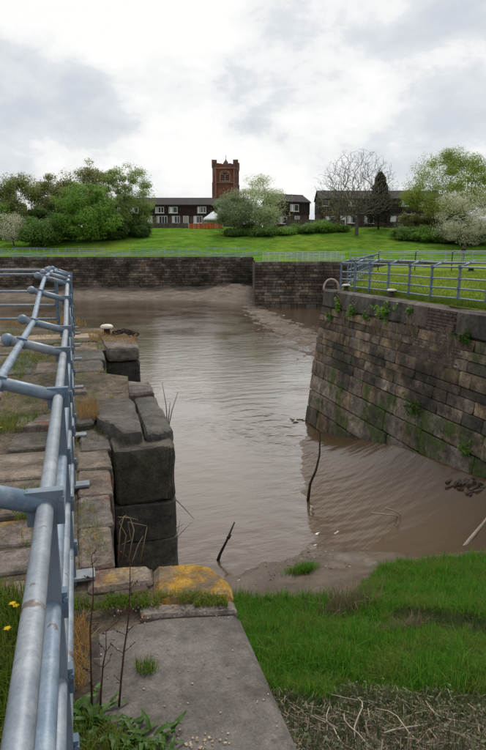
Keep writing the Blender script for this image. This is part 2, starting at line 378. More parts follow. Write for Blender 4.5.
def water_mat(name='muddy_water', cols=((0.105, 0.07, 0.04), (0.13, 0.092, 0.06)), ior=1.5, bump=.34, coat=.75, rough=.06):
    m, nt, b, out = new_mat(name)
    g = N(nt, 'ShaderNodeNewGeometry').outputs['Position']
    c = ramp(nt, noise(nt, g, 0.12, 3), [(0.3, cols[0]), (0.7, cols[1])])
    nt.links.new(c, b.inputs['Base Color'])
    b.inputs['Roughness'].default_value = rough; b.inputs['IOR'].default_value = ior; b.inputs['Coat Weight'].default_value = coat; b.inputs['Coat Roughness'].default_value = .08
    a = N(nt, 'ShaderNodeMapping', {0: g, 'Scale': (0.55, 1.5, 1), 'Rotation': (0, 0, -0.25)}).outputs[0]
    h = mth(nt, 'ADD', mth(nt, 'MULTIPLY', noise(nt, a, 1.1, 3, 0.5, 0.6), 0.6), mth(nt, 'MULTIPLY', noise(nt, a, 4.5, 4, 0.6, 0.4), 0.28))
    patch = ramp(nt, noise(nt, g, 0.22, 3), [(0.38, 0.35), (0.62, 1.0)])
    for (cx, cy, wl, amp, reach) in ((6.6, 18.6, .8, .55, 5.5), (5.2, 12.8, .7, .2, 3.0), (2.6, 10.4, .7, .25, 3.5)):
        d = N(nt, 'ShaderNodeVectorMath', {0: N(nt, 'ShaderNodeVectorMath', {0: g, 1: (cx, cy, WATER)}, operation='SUBTRACT').outputs[0], 1: (1, 1, 0)}, operation='MULTIPLY').outputs[0]
        d = N(nt, 'ShaderNodeVectorMath', {0: d}, operation='LENGTH').outputs['Value']
        dn = mth(nt, 'ADD', d, mth(nt, 'MULTIPLY', noise(nt, g, .8, 3), 1.6))
        ring = mth(nt, 'MULTIPLY', mth(nt, 'SINE', mth(nt, 'MULTIPLY', dn, 6.283 / wl)), mth(nt, 'MULTIPLY', mth(nt, 'POWER', 2.718, mth(nt, 'MULTIPLY', d, -1.6 / reach)), amp * .5))
        h = mth(nt, 'ADD', h, ring)
    bn = N(nt, 'ShaderNodeBump', {'Strength': mth(nt, 'MULTIPLY', patch, bump), 'Distance': 0.16, 'Height': h})
    nt.links.new(bn.outputs[0], b.inputs['Normal']); nt.links.new(bn.outputs[0], b.inputs['Coat Normal'])
    return m


def mud_mat():
    m, nt, b, out = new_mat('wet_mud')
    g = N(nt, 'ShaderNodeNewGeometry').outputs['Position']
    n1 = noise(nt, g, 1.4, 7, 0.65)
    c = ramp(nt, n1, [(0.3, (0.06, 0.042, 0.03)), (0.55, (0.1, 0.073, 0.053)), (0.75, (0.14, 0.107, 0.082))])
    nt.links.new(c, b.inputs['Base Color'])
    nt.links.new(ramp(nt, noise(nt, g, 2.2, 4), [(0.35, 0.25), (0.65, 0.6)]), b.inputs['Roughness'])
    b.inputs['Specular IOR Level'].default_value = 0.3
    bn = N(nt, 'ShaderNodeBump', {'Strength': 0.35, 'Distance': 0.04, 'Height': noise(nt, g, 9, 8, 0.65)})
    nt.links.new(bn.outputs[0], b.inputs['Normal'])
    return m


M['water'] = water_mat(); M['wall_reflection'] = water_mat('water_wall_reflection', ((0.082, 0.049, 0.024), (0.1, 0.062, 0.032)), 1.33, .14, 0.0, .12); M['mud'] = mud_mat()  # second water: the wall's brown reflection is put into a darker, duller colour
M['matt_mud'] = surf('matt_grey_mud', [(0.3, (0.07, 0.052, 0.039)), (0.5, (0.12, 0.094, 0.073)), (0.7, (0.18, 0.148, 0.12))], 0.5, 0.75, 0.9, 2.2, 0.2, spec=0.2, grain=.3, gscale=6, stretch=(1, 1.6, 1))
M['glass'] = surf('window_glass', [(0.3, (0.02, 0.022, 0.025)), (0.7, (0.05, 0.055, 0.06))], 1, 0.12, 0, spec=0.6)

WATER = -4.36
rnd = random.Random(7)
NP = np.random.default_rng(11)

# ------------------------------------------------------------------ setting: water, mud, land
mesh_np('water', [(-160, -60, WATER), (160, -60, WATER), (160, 130, WATER), (-160, 130, WATER)], [(0, 1, 2, 3)], M['water'])['kind'] = 'structure'


def sstep(a, b, x):
    t = np.clip((x - a) / (b - a), 0, 1); return t * t * (3 - 2 * t)


def lump(x, y, k=1.0):
    return (np.sin(x * 1.7 * k + 1.3) * np.cos(y * 1.3 * k + .4) + 0.5 * np.sin(x * 3.9 * k + y * 2.7 * k) + 0.3 * np.sin(x * 8.1 * k - y * 6.3 * k + 2)) / 1.8


_wy = np.array([9.0, 9.82, 11.02, 12.76, 13.38, 15.13, 17.15, 18.5, 20.0]); _wz = np.array([-2.88, -2.94, -3.07, -3.25, -3.34, -3.7, -4.18, -4.47, -4.75])


def bank_z(x, y):
    x = np.asarray(x, float); y = np.asarray(y, float)
    marsh = np.where(y < 9.1, -2.2 - (y - 3.5) * 0.36, -4.216 - (y - 9.1) * 0.14) + 0.075 * (x - 2.5) + 0.05 * lump(x, y) + 0.035 * lump(x * 3.1, y * 3.3 + 1)
    marsh = marsh - 0.5 * sstep(9.6, 12.5, y) - 0.6 * sstep(4.6, 6.5, x) * sstep(9.6, 11, y)
    return np.maximum(marsh, -5.0)


def silt_z(x, y):
    zw = np.interp(y, _wy, _wz)
    t = np.clip((7.75 - x) / np.interp(y, [8, 9.8, 12, 14, 16.3, 19], [4.3, 4.1, 3.3, 2.7, 1.9, 1.3]), 0, 1.5)
    z = -4.39 + (zw + 4.39) * np.clip(1 - t, 0, 1) ** 1.9 - np.where(t > 1, (t - 1) * .15, 0) + (.004 + .010 * sstep(.3, .7, t)) * (lump(x * 1.1, y * 3.1) + .6 * lump(x * 2.9, y * 8.3))
    return z - .12 * np.maximum(0, 9.8 - y) ** 1.6


def grid(name, x0, x1, y0, y1, nx, ny, fz, mat, fxy=None):
    X, Y = np.meshgrid(np.linspace(x0, x1, nx), np.linspace(y0, y1, ny))
    if fxy:
        W = fxy(X, Y); Z = fz(X, Y); V = np.stack([W[0], W[1], Z], -1).reshape(-1, 3)
    else:
        V = np.stack([X, Y, fz(X, Y)], -1).reshape(-1, 3)
    i = np.arange(nx * ny).reshape(ny, nx)
    Fc = np.stack([i[:-1, :-1], i[:-1, 1:], i[1:, 1:], i[1:, :-1]], -1).reshape(-1, 4)
    o = mesh_np(name, V, Fc, mat, None, True)
    return o


grid('mud_bank', 0.2, 8.8, -8, 13, 110, 240, bank_z, M['mud'])['kind'] = 'structure'
grid('wall_side_water', 2.6, 8.0, 7.5, 19.6, 200, 420, silt_z, M['wall_reflection'])['kind'] = 'structure'

# far land: the sheet that reaches the horizon
HD_D = [60, 66, 80, 88, 94, 100, 112, 122, 130, 150, 400]; HD_Z = [.42, .45, .65, .85, 1.5, 2.6, 4.4, 5.9, 6.6, 7.0, 7.5]


def hill(s, D):
    return np.interp(D, HD_D, HD_Z) + 0.12 * lump(np.asarray(s) * .12, np.asarray(D) * .12)


def hz(s, D):
    return float(hill(s, D))


def sdxy(S, Dm):
    return RT[0] * S + HD[0] * Dm, RT[1] * S + HD[1] * Dm


grid('ground', -160, 160, 85, 165, 161, 60, hill, M['lawn'], sdxy)['kind'] = 'structure'
grid('quay_lawn', 1.35, 160, 66.05, 85.004, 120, 20, lambda s, d: hill(s, d) - 0.004, M['lawn'], sdxy)['kind'] = 'structure'
grid('distant_land', -2500, 2500, 164, 3500, 30, 20, lambda s, d: 6.9 + 0 * s, M['lawn'], sdxy)['kind'] = 'structure'

# mud flats below the far wall
def far_mud(s, d):
    edge = 84.5 - 10 * np.exp(-((s - -14) / 26.0) ** 2) * 0 - np.where(s > 1.3, 18.5, 0)
    z = WATER + 1.0 - (84.8 - d) * 0.105 + 0.16 * lump(s * .35, d * .35)
    z = z + (.75 + .3 * lump(s * 1.3, d * .5)) * np.exp(-((s - -1.5) / 3.4) ** 2 - ((d - 81) / 6.0) ** 2) + .12 * lump(s * 1.1, d * .7)
    return z


grid('mud_flat', -110, 1.6, 60, 85.2, 220, 60, far_mud, M['matt_mud'], sdxy)['kind'] = 'structure'


def spit(s, d):     # curved mud spit running out from the corner of the far wall
    c = 1.2 + 5.0 * np.clip((66 - d) / 34.0, 0, 1.3) ** 1.4
    return WATER + 0.2 * np.exp(-((s - c) / (1.5 + .05 * (66 - d))) ** 2) * sstep(26, 36, d) - 0.15 + 0.10 * lump(s * 1.9, d * 1.1) + .06 * lump(s * 5 + 1, d * 3.1)


grid('mud_spit', -5, 14, 24, 72, 200, 240, spit, M['matt_mud'], sdxy)['kind'] = 'structure'
# muddy foot of the left quay's end
grid('mud_foot', -45, -0.1, 11.1, 22, 120, 40, lambda x, y: WATER + 1.5 - (y - 11.1 + (x + .1) * .27) * 0.30 + 0.1 * lump(x, y), M['mud'])['kind'] = 'structure'


# ------------------------------------------------------------------ stones
def rough_block(name, seed, bev=0.06, jit=0.03, cuts=0):
    """unit block, -0.5..0.5, chamfered and jittered; shared by many stones"""
    r = random.Random(seed); bm = bmesh.new(); bmesh.ops.create_cube(bm, size=1.0)
    bmesh.ops.bevel(bm, geom=bm.edges[:], offset=bev, segments=1, affect='EDGES', profile=0.6)
    for v in bm.verts:
        v.co += Vector((r.uniform(-jit, jit), r.uniform(-jit, jit), r.uniform(-jit, jit)))
    me = bpy.data.meshes.new(name); bm.to_mesh(me); bm.free()
    return me


def stone_set(n, mat, bev, jit, seed):
    L = []
    for i in range(n):
        me = rough_block('stone', seed + i, bev, jit); me.materials.append(mat); L.append(me)
    return L


def place(name, me, loc, scale, rot=(0, 0, 0), parent=None):
    o = bpy.data.objects.new(name, me); o.location = Vector([float(a) for a in loc]); o.scale = scale; o.rotation_euler = rot
    return link(o, parent)


def slab(name, poly, z0, z1, mat, parent=None, bev=0.02, rough=0.006, seed=0, cut=0.12, rnd_right=0.0):
    """solid stone from a plan polygon, rounded edges, uneven top"""
    bm = bmesh.new(); vs_ = [bm.verts.new((p[0], p[1], z0)) for p in poly]; f = bm.faces.new(vs_)
    if f.normal.z > 0 or True:
        bm.normal_update()
        if f.normal.z < 0:
            f.normal_flip()
    ret = bmesh.ops.extrude_face_region(bm, geom=[f])
    for v in [g for g in ret['geom'] if isinstance(g, bmesh.types.BMVert)]:
        v.co.z = z1
    bmesh.ops.recalc_face_normals(bm, faces=bm.faces[:])
    bmesh.ops.bevel(bm, geom=bm.edges[:], offset=bev, segments=2 if bev > .03 else 1, affect='EDGES', profile=0.5)
    big = [e for e in bm.edges if e.calc_length() > cut]
    for _ in range(3):
        big = [e for e in bm.edges if e.calc_length() > cut]
        if not big:
            break
        bmesh.ops.subdivide_edges(bm, edges=big, cuts=1, use_grid_fill=True)
    bmesh.ops.triangulate(bm, faces=[f for f in bm.faces if len(f.verts) > 4])
    from mathutils import noise as mn
    for v in bm.verts:
        n = mn.noise_vector(v.co * 3.1 + Vector((seed, seed * 2.3, 0))) + 0.5 * mn.noise_vector(v.co * 9.0 + Vector((seed, 0, 5)))
        v.co += (n + 0.35 * mn.noise_vector(v.co * 24.0 + Vector((3, seed, 5)))) * rough
    me = bpy.data.meshes.new(name); bm.to_mesh(me); bm.free(); me.materials.append(mat)
    me.polygons.foreach_set('use_smooth', [True] * len(me.polygons)); me.set_sharp_from_angle(angle=math.radians(24))
    o = link(bpy.data.objects.new(name, me), parent)
    return o


def rect(x0, x1, y0, y1, j=0.0, r=rnd):
    return [(x0 + r.uniform(-j, j), y0 + r.uniform(-j, j)), (x1 + r.uniform(-j, j), y0 + r.uniform(-j, j)), (x1 + r.uniform(-j, j), y1 + r.uniform(-j, j)), (x0 + r.uniform(-j, j), y1 + r.uniform(-j, j))]


# ------------------------------------------------------------------ right lock wall
RXT, RXB, RZT = 8.2, 7.62, 0.30              # face x at the top and at the waterline
BAT = math.atan((RXT - RXB) / (RZT - WATER))


def rface(z):
    return RXT - (RZT - z) * math.tan(BAT)


YC = 19.4
rw = empty('lock_wall', (RXT, YC, WATER)); RWL = Vector((RXT, YC, WATER))
tag(rw, 'tall battered stone lock wall with mossy courses right of the channel', 'wall')


def sub(name, mb_obj, parent, origin):
    pass


core = MB()
poly_b = [(rface(-6) + .06, YC - .07), (rface(-6) + .06, -20), (rface(-6) + 4, -20), (rface(-6) + 4, YC - .07)]
poly_t = [(RXT + .06, YC - .07), (RXT + .06, -20), (RXT + 3.5, -20), (RXT + 3.5, YC - .07)]
core.add([(p[0] - RXT, p[1] - YC, -6 - WATER) for p in poly_b] + [(p[0] - RXT, p[1] - YC, RZT - .06 - WATER) for p in poly_t],
         [(0, 1, 2, 3), (7, 6, 5, 4), (0, 4, 5, 1), (1, 5, 6, 2), (2, 6, 7, 3), (3, 7, 4, 0)])
core.build('wall_core', M['mortar'], rw)
big_set = stone_set(6, M['wall'], 0.05, 0.025, 100); rub_set = stone_set(6, M['rubble'], 0.05, 0.025, 200)
cop_set = stone_set(4, M['coping'], 0.10, 0.015, 300)
r = random.Random(5)


def wall_stone(name, meshes, y, z, L, h, proud, parent, depth=0.4, zoff=0.0):
    zc = z + h / 2
    o = place(name, r.choice(meshes), (rface(zc) + depth / 2 - proud - RXT, y + L / 2 - YC, zc - WATER), (depth, L - r.uniform(.008, .02), h - r.uniform(.008, .02)), (0, BAT, 0), parent)
    return o


# large courses from below water up, then rubble courses, then coping
z = -5.6; rows = []
for h in (0.62, 0.6, 0.6, 0.58, 0.56, 0.5):
    rows.append(('stone_block', z, h)); z += h
first_rubble = z
while z < RZT - 0.60 - 0.09:
    h = r.choice((0.2, 0.25, 0.3, 0.34)); h = min(h, RZT - 0.60 - z); rows.append(('rubble_stone', z, h)); z += h
for nm, z, h in rows:
    if z + h < -4.9:
        continue
    y = YC - .02
    endy = 8.2
    while y > endy:
        L = r.uniform(.75, 1.35) if nm == 'stone_block' else r.uniform(0.4, 1.05)
        if nm == 'stone_block' and z > -2.5 and r.random() < .3:
            L *= .6
        y -= L
        wall_stone(nm, big_set if nm == 'stone_block' else rub_set, y, z, L, h, r.uniform(.0, .035) if nm == 'stone_block' else r.uniform(-.004, .018), rw)
# coping with a brick-patched gap
y = YC + .0
gap0, gap1 = atx(456, 318, RXT)[1], atx(430, 312, RXT)[1]
while y > 5:
    L = r.uniform(1.1, 1.6); y2 = y - L
    if y2 < gap1 < y:
        y2 = gap1
    if gap0 - .05 < y2 < gap1 - 0.01 or (y <= gap1 + .001 and y > gap0):
        y = gap0; continue
    o = place('coping_stone', r.choice(cop_set), (rface(RZT - .3) + .42 - .03 - RXT, (y + y2) / 2 - YC, RZT - .3 - WATER), (.85, (y - y2) - .014, .60), (0, BAT * .6, 0), rw)
    y = y2
bk = MB()
zz = RZT - .03
while zz > RZT - 1.25:
    yy = gap0 - r.uniform(0, .2) - (0.0 if zz > RZT - .7 else .35)
    while yy < gap1 + (0.0 if zz > RZT - .7 else .5):
        L = .215; bk.box((rface(zz) + .09 - r.uniform(0, .015) - RXT, yy + L / 2 - YC, zz - .035 - WATER), (.2, L - .012, .062)); yy += L
    zz -= .075
o = bk.build('brick_patch', M['brick'], rw); o['kind'] = 'stuff'
pl = MB(); pl.box((rface(-.6) + .05 - RXT, atx(457, 372, RXT - .1)[1] - YC, -1.0 - WATER), (.05, .06, .5)); pl.build('drain_pipe', M['render_pale'], rw)

# quay top of the right bank
far1 = atz(388, 267, .3); far0 = (RXT + .12, YC - .1)
RQ = [(RXT + .5, -20), (90, -20), (90, 42), (60, 50), (26.8, 48.6), (17.0, 34.5), (RXT + .6, YC - .15)]


def right_z(x, y):
    return 0.29 + 0.12 * sstep(16, 34, y) + 0.02 * lump(x, y)


def poly_grid(name, poly, step, fz, mat, depth=None):
    """triangulated fill of a plan polygon with inner points"""
    bm = bmesh.new(); vs_ = [bm.verts.new((p[0], p[1], 0)) for p in poly]; bm.faces.new(vs_)
    P = np.array(poly)
    for ax, lo, hi in ((0, P[:, 0].min(), P[:, 0].max()), (1, P[:, 1].min(), P[:, 1].max())):
        k = lo + step
        while k < hi:
            co = [0, 0, 0]; no = [0, 0, 0]; co[ax] = k; no[ax] = 1
            bmesh.ops.bisect_plane(bm, geom=bm.verts[:] + bm.edges[:] + bm.faces[:], plane_co=co, plane_no=no); k += step
    for v in bm.verts:
        v.co.z = float(fz(v.co.x, v.co.y))
    bm.normal_update()
    for f in bm.faces:
        if f.normal.z < 0:
            f.normal_flip()
    me = bpy.data.meshes.new(name); bm.to_mesh(me); bm.free(); me.materials.append(mat)
    o = link(bpy.data.objects.new(name, me))
    if depth is not None:
        m2 = MB(); k = len(poly)
        for i in range(k):
            a, b = poly[i], poly[(i + 1) % k]
            m2.add([(a[0], a[1], depth), (b[0], b[1], depth), (b[0], b[1], fz(*b)), (a[0], a[1], fz(*a))], [(0, 1, 2, 3)])
        return o, m2
    return o


o, side = poly_grid('quay_grass', RQ, 2.0, lambda x, y: float(right_z(x, y)), M['lawn_near'], -5)
o['kind'] = 'structure'
o2 = side.build('lock_island_wall', M['far_wall']); tag(o2, 'rear stone face of the grassy lock island behind the right wall', 'wall')

# ------------------------------------------------------------------ far quay walls
def far_quay(name, label, s0, s1, D, ztop, zbot, ret=None):
    e = empty(name, SD((s0 + s1) / 2, D, zbot)); E0 = Vector([float(c) for c in SD((s0 + s1) / 2, D, zbot)])
    tag(e, label, 'wall')
    rz = -TH
    e.rotation_euler.z = rz
    mid = (s0 + s1) / 2
    b = MB(); b.box((0, .75, (ztop - zbot) / 2 - .05), (s1 - s0, 1.35, ztop - zbot - .1)); b.build('wall_core', M['mortar'], e)
    m = MB(); rr = random.Random(len(name) + int(D)); z = 0.0
    lo, hi = max(s0, -42), min(s1, 46)
    while z < ztop - zbot - .45:
        h = rr.uniform(.27, .40); s = lo - mid
        h = min(h, ztop - zbot - .4 - z)
        while s < hi - mid:
            L = rr.uniform(.5, 1.25); m.box((s + L / 2, .1 - rr.uniform(0, .10), z + h / 2), (L - .05, .25, h - .05)); s += L
        z += h
        if h < .1:
            break
    o = m.build('stone_courses', M['far_wall'], e); o['kind'] = 'stuff'
    s = lo - mid
    cs = stone_set(3, M['coping'], .05, .015, 400 + int(D))
    while s < hi - mid:
        L = rr.uniform(1.5, 2.4); place('coping_stone', rr.choice(cs), (s + L / 2, .45, ztop - zbot - .19), (L - .03, 1.1, .42), (0, 0, 0), e); s += L
    return e


far_quay('quay_wall', 'long dark stone dock wall on the far bank, left of the wall corner', -110, 1.45, 85.0, 0.80, -5.0)
e2 = far_quay('quay_wall', 'nearer section of far dock wall, from the wall corner to the right', 1.3, 120, 66.0, 0.46, -5.0)
b = MB(); b.box((-59.35 + .45, 10.0, 2.6), (.9, 17.2, 5.3)); b.build('return_wall', M['far_wall'], e2)

# ------------------------------------------------------------------ left quay
qz = lambda x, y: float(-0.035 + 0.26 * sstep(5.3, 7.0, y) + 0.012 * lump(x * 2, y * 2))
LQ = [(-90, -20), (0.3, -20), (0.3, 2.9), (-0.02, 2.95), (0.05, 5.05), (0.4, 5.1), (0.5, 6.75), (0.2, 6.95), (0.25, 8.6), (0.55, 8.7), (0.6, 10.6)]
ce = SD(0.0, 0.0)
end0 = np.array([0.35, 11.15]); lft = end0 + np.array([-RT[0], -RT[1]]) * 90
LQ += [tuple(end0), tuple(lft)]
o, side = poly_grid('quay_ground', LQ, 0.6, qz, M['dirt'], -5.5)
o['kind'] = 'structure'
lq = side.build('quay_wall', M['deep_block']); tag(lq, 'dark lower stonework under the near left quay, mostly hidden below its coping', 'wall')
# near concrete slab and coping stones: parts of one quay edge
qe = empty('lock_quay_edge', (0.3, 2.0, -4.4)); tag(qe, 'worn stone and concrete coping edge of the near left quay beside the railing', 'quay')
QO = Vector((0.3, 2.0, -4.4))


def qslab(name, poly, z0, z1, mat, **k):
    o = slab(name, [(p[0] - QO.x, p[1] - QO.y) for p in poly], z0 - QO.z, z1 - QO.z, mat, qe, **k); return o


qslab('concrete_slab', [(-.06, -1.2), (.625, -1.2), (.625, 2.36), (.28, 2.43), (-.02, 2.40)], -.55, 0.0, M['slab'], bev=.03, rough=.004, seed=1, cut=.1)
qslab('concrete_slab', [(-.06, -6), (.625, -6), (.625, -1.22), (-.06, -1.22)], -.55, 0.0, M['slab'], bev=.03, rough=.004, seed=2, cut=.4)
qslab('coping_stone', [(.2, 2.44), (.30, 2.44), (.628, 2.37), (.632, 2.46), (.3, 2.53), (.2, 2.53)], -.5, .0, M['rust_slab'], bev=.012, rough=.010, seed=8, cut=.04)
qslab('lichen_stone', [(.27, 2.545), (.634, 2.47), (.65, 2.62), (.60, 2.79), (.5, 2.87), (.30, 2.89)], -.6, .004, M['lichen'], bev=.03, rough=.009, seed=3, cut=.035)
qslab('coping_stone', [(-.03, 2.73), (.29, 2.72), (.29, 2.90), (-.03, 2.93)], -.5, -.005, M['rust_slab'], bev=.02, rough=.008, seed=4, cut=.06)
for i in range(3):     # small bricks in the joint
    for j in range(2):
        qslab('brick', rect(.09 + j * .085, .09 + j * .085 + .078, 2.535 + i * .06, 2.535 + i * .06 + .053, .003), -.12, -.008 + rnd.uniform(-.006, .006), M['brick'], bev=.006, rough=.002, seed=i + j, cut=.05)
# body of the near pier under the slab
for k in range(7):
    z1 = -.57 - k * .6
    for y0, y1 in ((-6, -4), (-4, -2.2), (-2.2, -.6), (-.6, 1.0), (1.0, 2.86)):
        qslab('stone_block', rect(0.1, .61, y0 + .01, y1 - .01, .01), z1 - .58, z1, M['deep_block'], bev=.03, rough=.012, seed=k + y0, cut=.5)
# ledge beside the recess
for (x1, y0, y1, mt) in ((.10, 2.96, 3.42, 'rust_slab'), (.12, 3.44, 3.9, 'rust_slab'), (.15, 3.92, 4.42, 'rust_slab'), (.17, 4.44, 4.86, 'sandstone')):
    qslab('coping_stone', rect(-.07, x1 + .01, y0 - .008, y1 + .006, .003), -.5, rnd.uniform(-.01, .0), M[mt], bev=.014, rough=.014, seed=y0 * 7, cut=.045)
for k in range(6):
    z1 = -.52 - k * .62
    for y0, y1 in ((2.96, 3.9), (3.92, 4.86)):
        qslab('stone_block', rect(-.1, y0 * .03 + .02, y0, y1 - .01, .01), z1 - .6, z1, M['deep_block'], bev=.03, rough=.012, seed=k + y0 * 3, cut=.5)
# projecting pier 1: rounded nose towards the channel


def nose(x0, x1, y0, y1, rad, k=5):
    c = (x1 - rad, y0 + rad)
    return [(x0, y0)] + [(c[0] + rad * math.sin(t), c[1] - rad * math.cos(t)) for t in np.linspace(0, math.pi / 2, k)] + [(x1, y1), (x0, y1)]


qslab('coping_stone', [(-.05, 4.875), (.205, 4.86), (.21, 5.30), (.08, 5.46), (-.05, 5.46)], -.4, .0, M['dark_block'], bev=.02, rough=.016, seed=21, cut=.04)
qslab('coping_stone', [(.215, 5.22), (.30, 4.93), (.485, 4.93), (.50, 5.9), (.47, 6.28), (.13, 6.28), (.095, 5.5)], -.45, .11, M['dark_block'], bev=.035, rough=.024, seed=22, cut=.04)
qslab('coping_stone', nose(.505, .745, 4.95, 6.28, .13), -.5, .09, M['dark_block'], bev=.05, rough=.02, seed=23, cut=.04)
qslab('coping_stone', [(.05, 6.295), (.74, 6.295), (.75, 6.78), (.25, 6.98), (.05, 6.98)], -.5, .13, M['rust_slab'], bev=.025, rough=.02, seed=24, cut=.06)
qslab('coping_stone', [(-.08, 5.475), (.085, 5.48), (.12, 5.9), (.12, 6.28), (-.08, 6.28)], -.3, .06, M['dark_block'], bev=.02, rough=.02, seed=27, cut=.05)
qslab('stone_block', nose(.215, .725, 4.81, 5.6, .1), -.5, .0, M['dark_block'], bev=.035, rough=.022, seed=25, cut=.035)
for k, (za, zb) in enumerate(((-.84, -.504), (-1.22, -.844), (-1.75, -1.224), (-2.4, -1.754), (-3.1, -2.404), (-3.8, -3.104), (-4.8, -3.804))):
    qslab('stone_block', nose(.205, .735 + .006 * k, 4.80 + .004 * k, 5.9, .11), za, zb, M['dark_block'], bev=.01, rough=.011, seed=30 + k, cut=.05)
    qslab('stone_block', [(.2, 5.92), (.74 + .008 * k, 5.92), (.75 + .008 * k, 6.78), (.3, 6.95), (.2, 6.95)], za, zb, M['dark_block'], bev=.02, rough=.014, seed=40 + k, cut=.2)
# second recess and pier 2
for (x1, y0, y1) in ((.26, 7.0, 7.7), (.3, 7.72, 8.52)):
    qslab('coping_stone', rect(-.16, x1, y0, y1, .01), -.3, .25, M['dark_block'], bev=.04, rough=.015, seed=y0 * 5, cut=.08)
qslab('coping_stone', [(.34, 8.54), (.80, 8.50), (.82, 8.7), (.84, 10.2), (.66, 10.55), (.3, 10.6)], .06, .265, M['rust_slab'], bev=.05, rough=.02, seed=51, cut=.1)
for k, (za, zb) in enumerate(((-.62, .045), (-1.3, -.635), (-2.2, -1.31), (-3.2, -2.21), (-4.8, -3.21))):
    qslab('stone_block', [(.31, 8.57), (.80, 8.54), (.83, 8.7), (.84, 10.2), (.3, 10.6)], za, zb, M['deep_block'], bev=.04, rough=.02, seed=60 + k, cut=.12)
# paving slabs landward of the edge
for (x0, x1, y0, y1, mt, zt) in ((-.62, -.11, 5.55, 6.2, 'rust_slab', .05), (-.16, .04, 6.32, 6.98, 'rust_slab', .16), (-1.2, -.12, 3.03, 3.3, 'sandstone', -.01), (-.95, -.57, 7.1, 7.45, 'dark_block', .24), (-1.2, -.2, 9.3, 9.7, 'rust_slab', .255), (-.15, .27, 9.35, 9.72, 'dark_block', .26), (-1.7, -.11, 3.72, 4.3, 'sandstone', .0), (-1.5, -.10, 4.33, 4.95, 'sandstone', .005), (-.62, -.09, 5.02, 5.5, 'dark_block', .01), (-2.6, -1.74, 3.75, 4.9, 'sandstone', -.01),
                                 (-.55, .0, 6.5, 7.0, 'dark_block', .17), (-1.5, -.6, 7.5, 8.3, 'dark_block', .235), (-.4, .22, 8.6, 9.3, 'rust_slab', .245), (-.52, -.08, 7.1, 7.75, 'rust_slab', .235),
                                 (-1.6, .28, 9.75, 10.25, 'pale_slab', .26), (-3.4, -1.63, 9.8, 10.5, 'pale_slab', .25), (-1.3, -.2, 8.5, 9.2, 'dark_block', .24), (-2.9, -1.4, 8.4, 9.4, 'sandstone', .24), (-2.4, -.8, 6.3, 7.2, 'sandstone', .17),
                                 (-.9, -.12, 2.66, 2.95, 'rust_slab', -.01), (-2.2, -.95, 2.6, 3.0, 'sandstone', -.02), (-.9, -.12, 3.35, 3.66, 'rust_slab', -.015), (-5.5, -3.5, 9.9, 10.8, 'pale_slab', .25), (-3.6, -2.65, 4.0, 5.0, 'sandstone', -.01)):
    qslab('paving_slab', rect(x0, x1, y0, y1, .02), zt - .2, zt, M[mt], bev=.012, rough=.009, seed=x0 * 3 + y0, cut=.09 if y0 < 6 else .2)


# ------------------------------------------------------------------ railings
def tube_obj(name, pts, rad, mat, parent, org, n=10):
    return MB().tube([Vector([float(c) for c in p]) - org for p in pts], rad, n).build(name, mat, parent, True)


def railing(name, label, posts, land, heights=(0.93, 0.64, 0.40, 0.16), armo=(0.32, 0.10), rail_r=0.0225, ext=(None, None), group=None, plates=True, n=12, arms=True, mats=('galv', 'galv_post')):
    """posts: list of (x,y,z); land: list of unit (x,y) pointing landward at each post"""
    P = [Vector(p) for p in posts]; org = P[0].copy()
    e = empty(name, org); tag(e, label, 'railing', group)
    mr, mp = M[mats[0]], M[mats[1]]
    topoff = 0.008
    lines = {k: [] for k in range(len(heights) + 1)}
    for i, p in enumerate(P):
        l = Vector((land[i][0], land[i][1], 0)); t = Vector((-l.y, l.x, 0))
        q = p - org
        H0 = heights[0]
        m = MB()
        m.bar(q + Vector((0, 0, -.05)), q + l * topoff + Vector((0, 0, H0)), .045, .05, up=l)
        po = m.build('post', mp, e)
        for j, h in enumerate(heights):
            c = q + l * (topoff * h / H0) + Vector((0, 0, h))
            s = .084 if j == 0 else .066
            mm = MB(); R = Matrix((t, l, Vector((0, 0, 1)))).transposed()
            mm.box(c, (.034, s + .012, s + .012), R)
            mm.tube([c - t * .022, c + t * .022], rail_r + .007, 12)
            for sb in (-1, 1):
                mm.tube([c + l * sb * (s * .5 + .001) + Vector((0, 0, s * .3)) - t * .024, c + l * sb * (s * .5 + .001) + Vector((0, 0, s * .3)) + t * .024], .008, 6)
            mm.build('clamp', mp, po)
            lines[j].append(c)
        if plates:
            MB().box(q - l * .045 + Vector((0, 0, .008)), (.09, .14, .016), Matrix((t, l, Vector((0, 0, 1)))).transposed()).build('base_plate', M['plate'], e)
        if arms:
            a = q + l * topoff + Vector((0, 0, H0 + .005)); b = a + l * armo[0] + Vector((0, 0, armo[1]))
            d = (b - a).normalized()
            ar = MB().tube([a, b], .0295, n).build('arm', mr, e, True)
            pr = [(0.001, -.042), (.022, -.036), (.037, -.02), (.042, 0), (.037, .02), (.022, .036), (.001, .042)]
            MB().lathe(pr, b + d * .02, 12).build('ball', mr, ar, True)
            c = b - d * .065
            mm = MB(); zz = t.cross(d).normalized(); R = Matrix((t, d, zz)).transposed(); mm.box(c, (.03, .066, .07), R)
            mm.tube([c - t * .02, c + t * .02], rail_r + .007, 12); mm.build('clamp', mp, ar)
            lines[len(heights)].append(c)
    for k, L in lines.items():
        if len(L) > 1:
            pts = list(L)
            if ext[0] is not None:
                pts.insert(0, pts[0] + (pts[0] - pts[1]).normalized() * ext[0])
            if ext[1] is not None:
                pts.append(pts[-1] + (pts[-1] - pts[-2]).normalized() * ext[1])
            MB().tube(pts, rail_r, n).build('rail', mr, e, True)
    return e


def quay_step(y):
    return 0.17 * float(sstep(5.5, 6.6, y)) + 0.10 * float(sstep(6.5, 7.7, y))


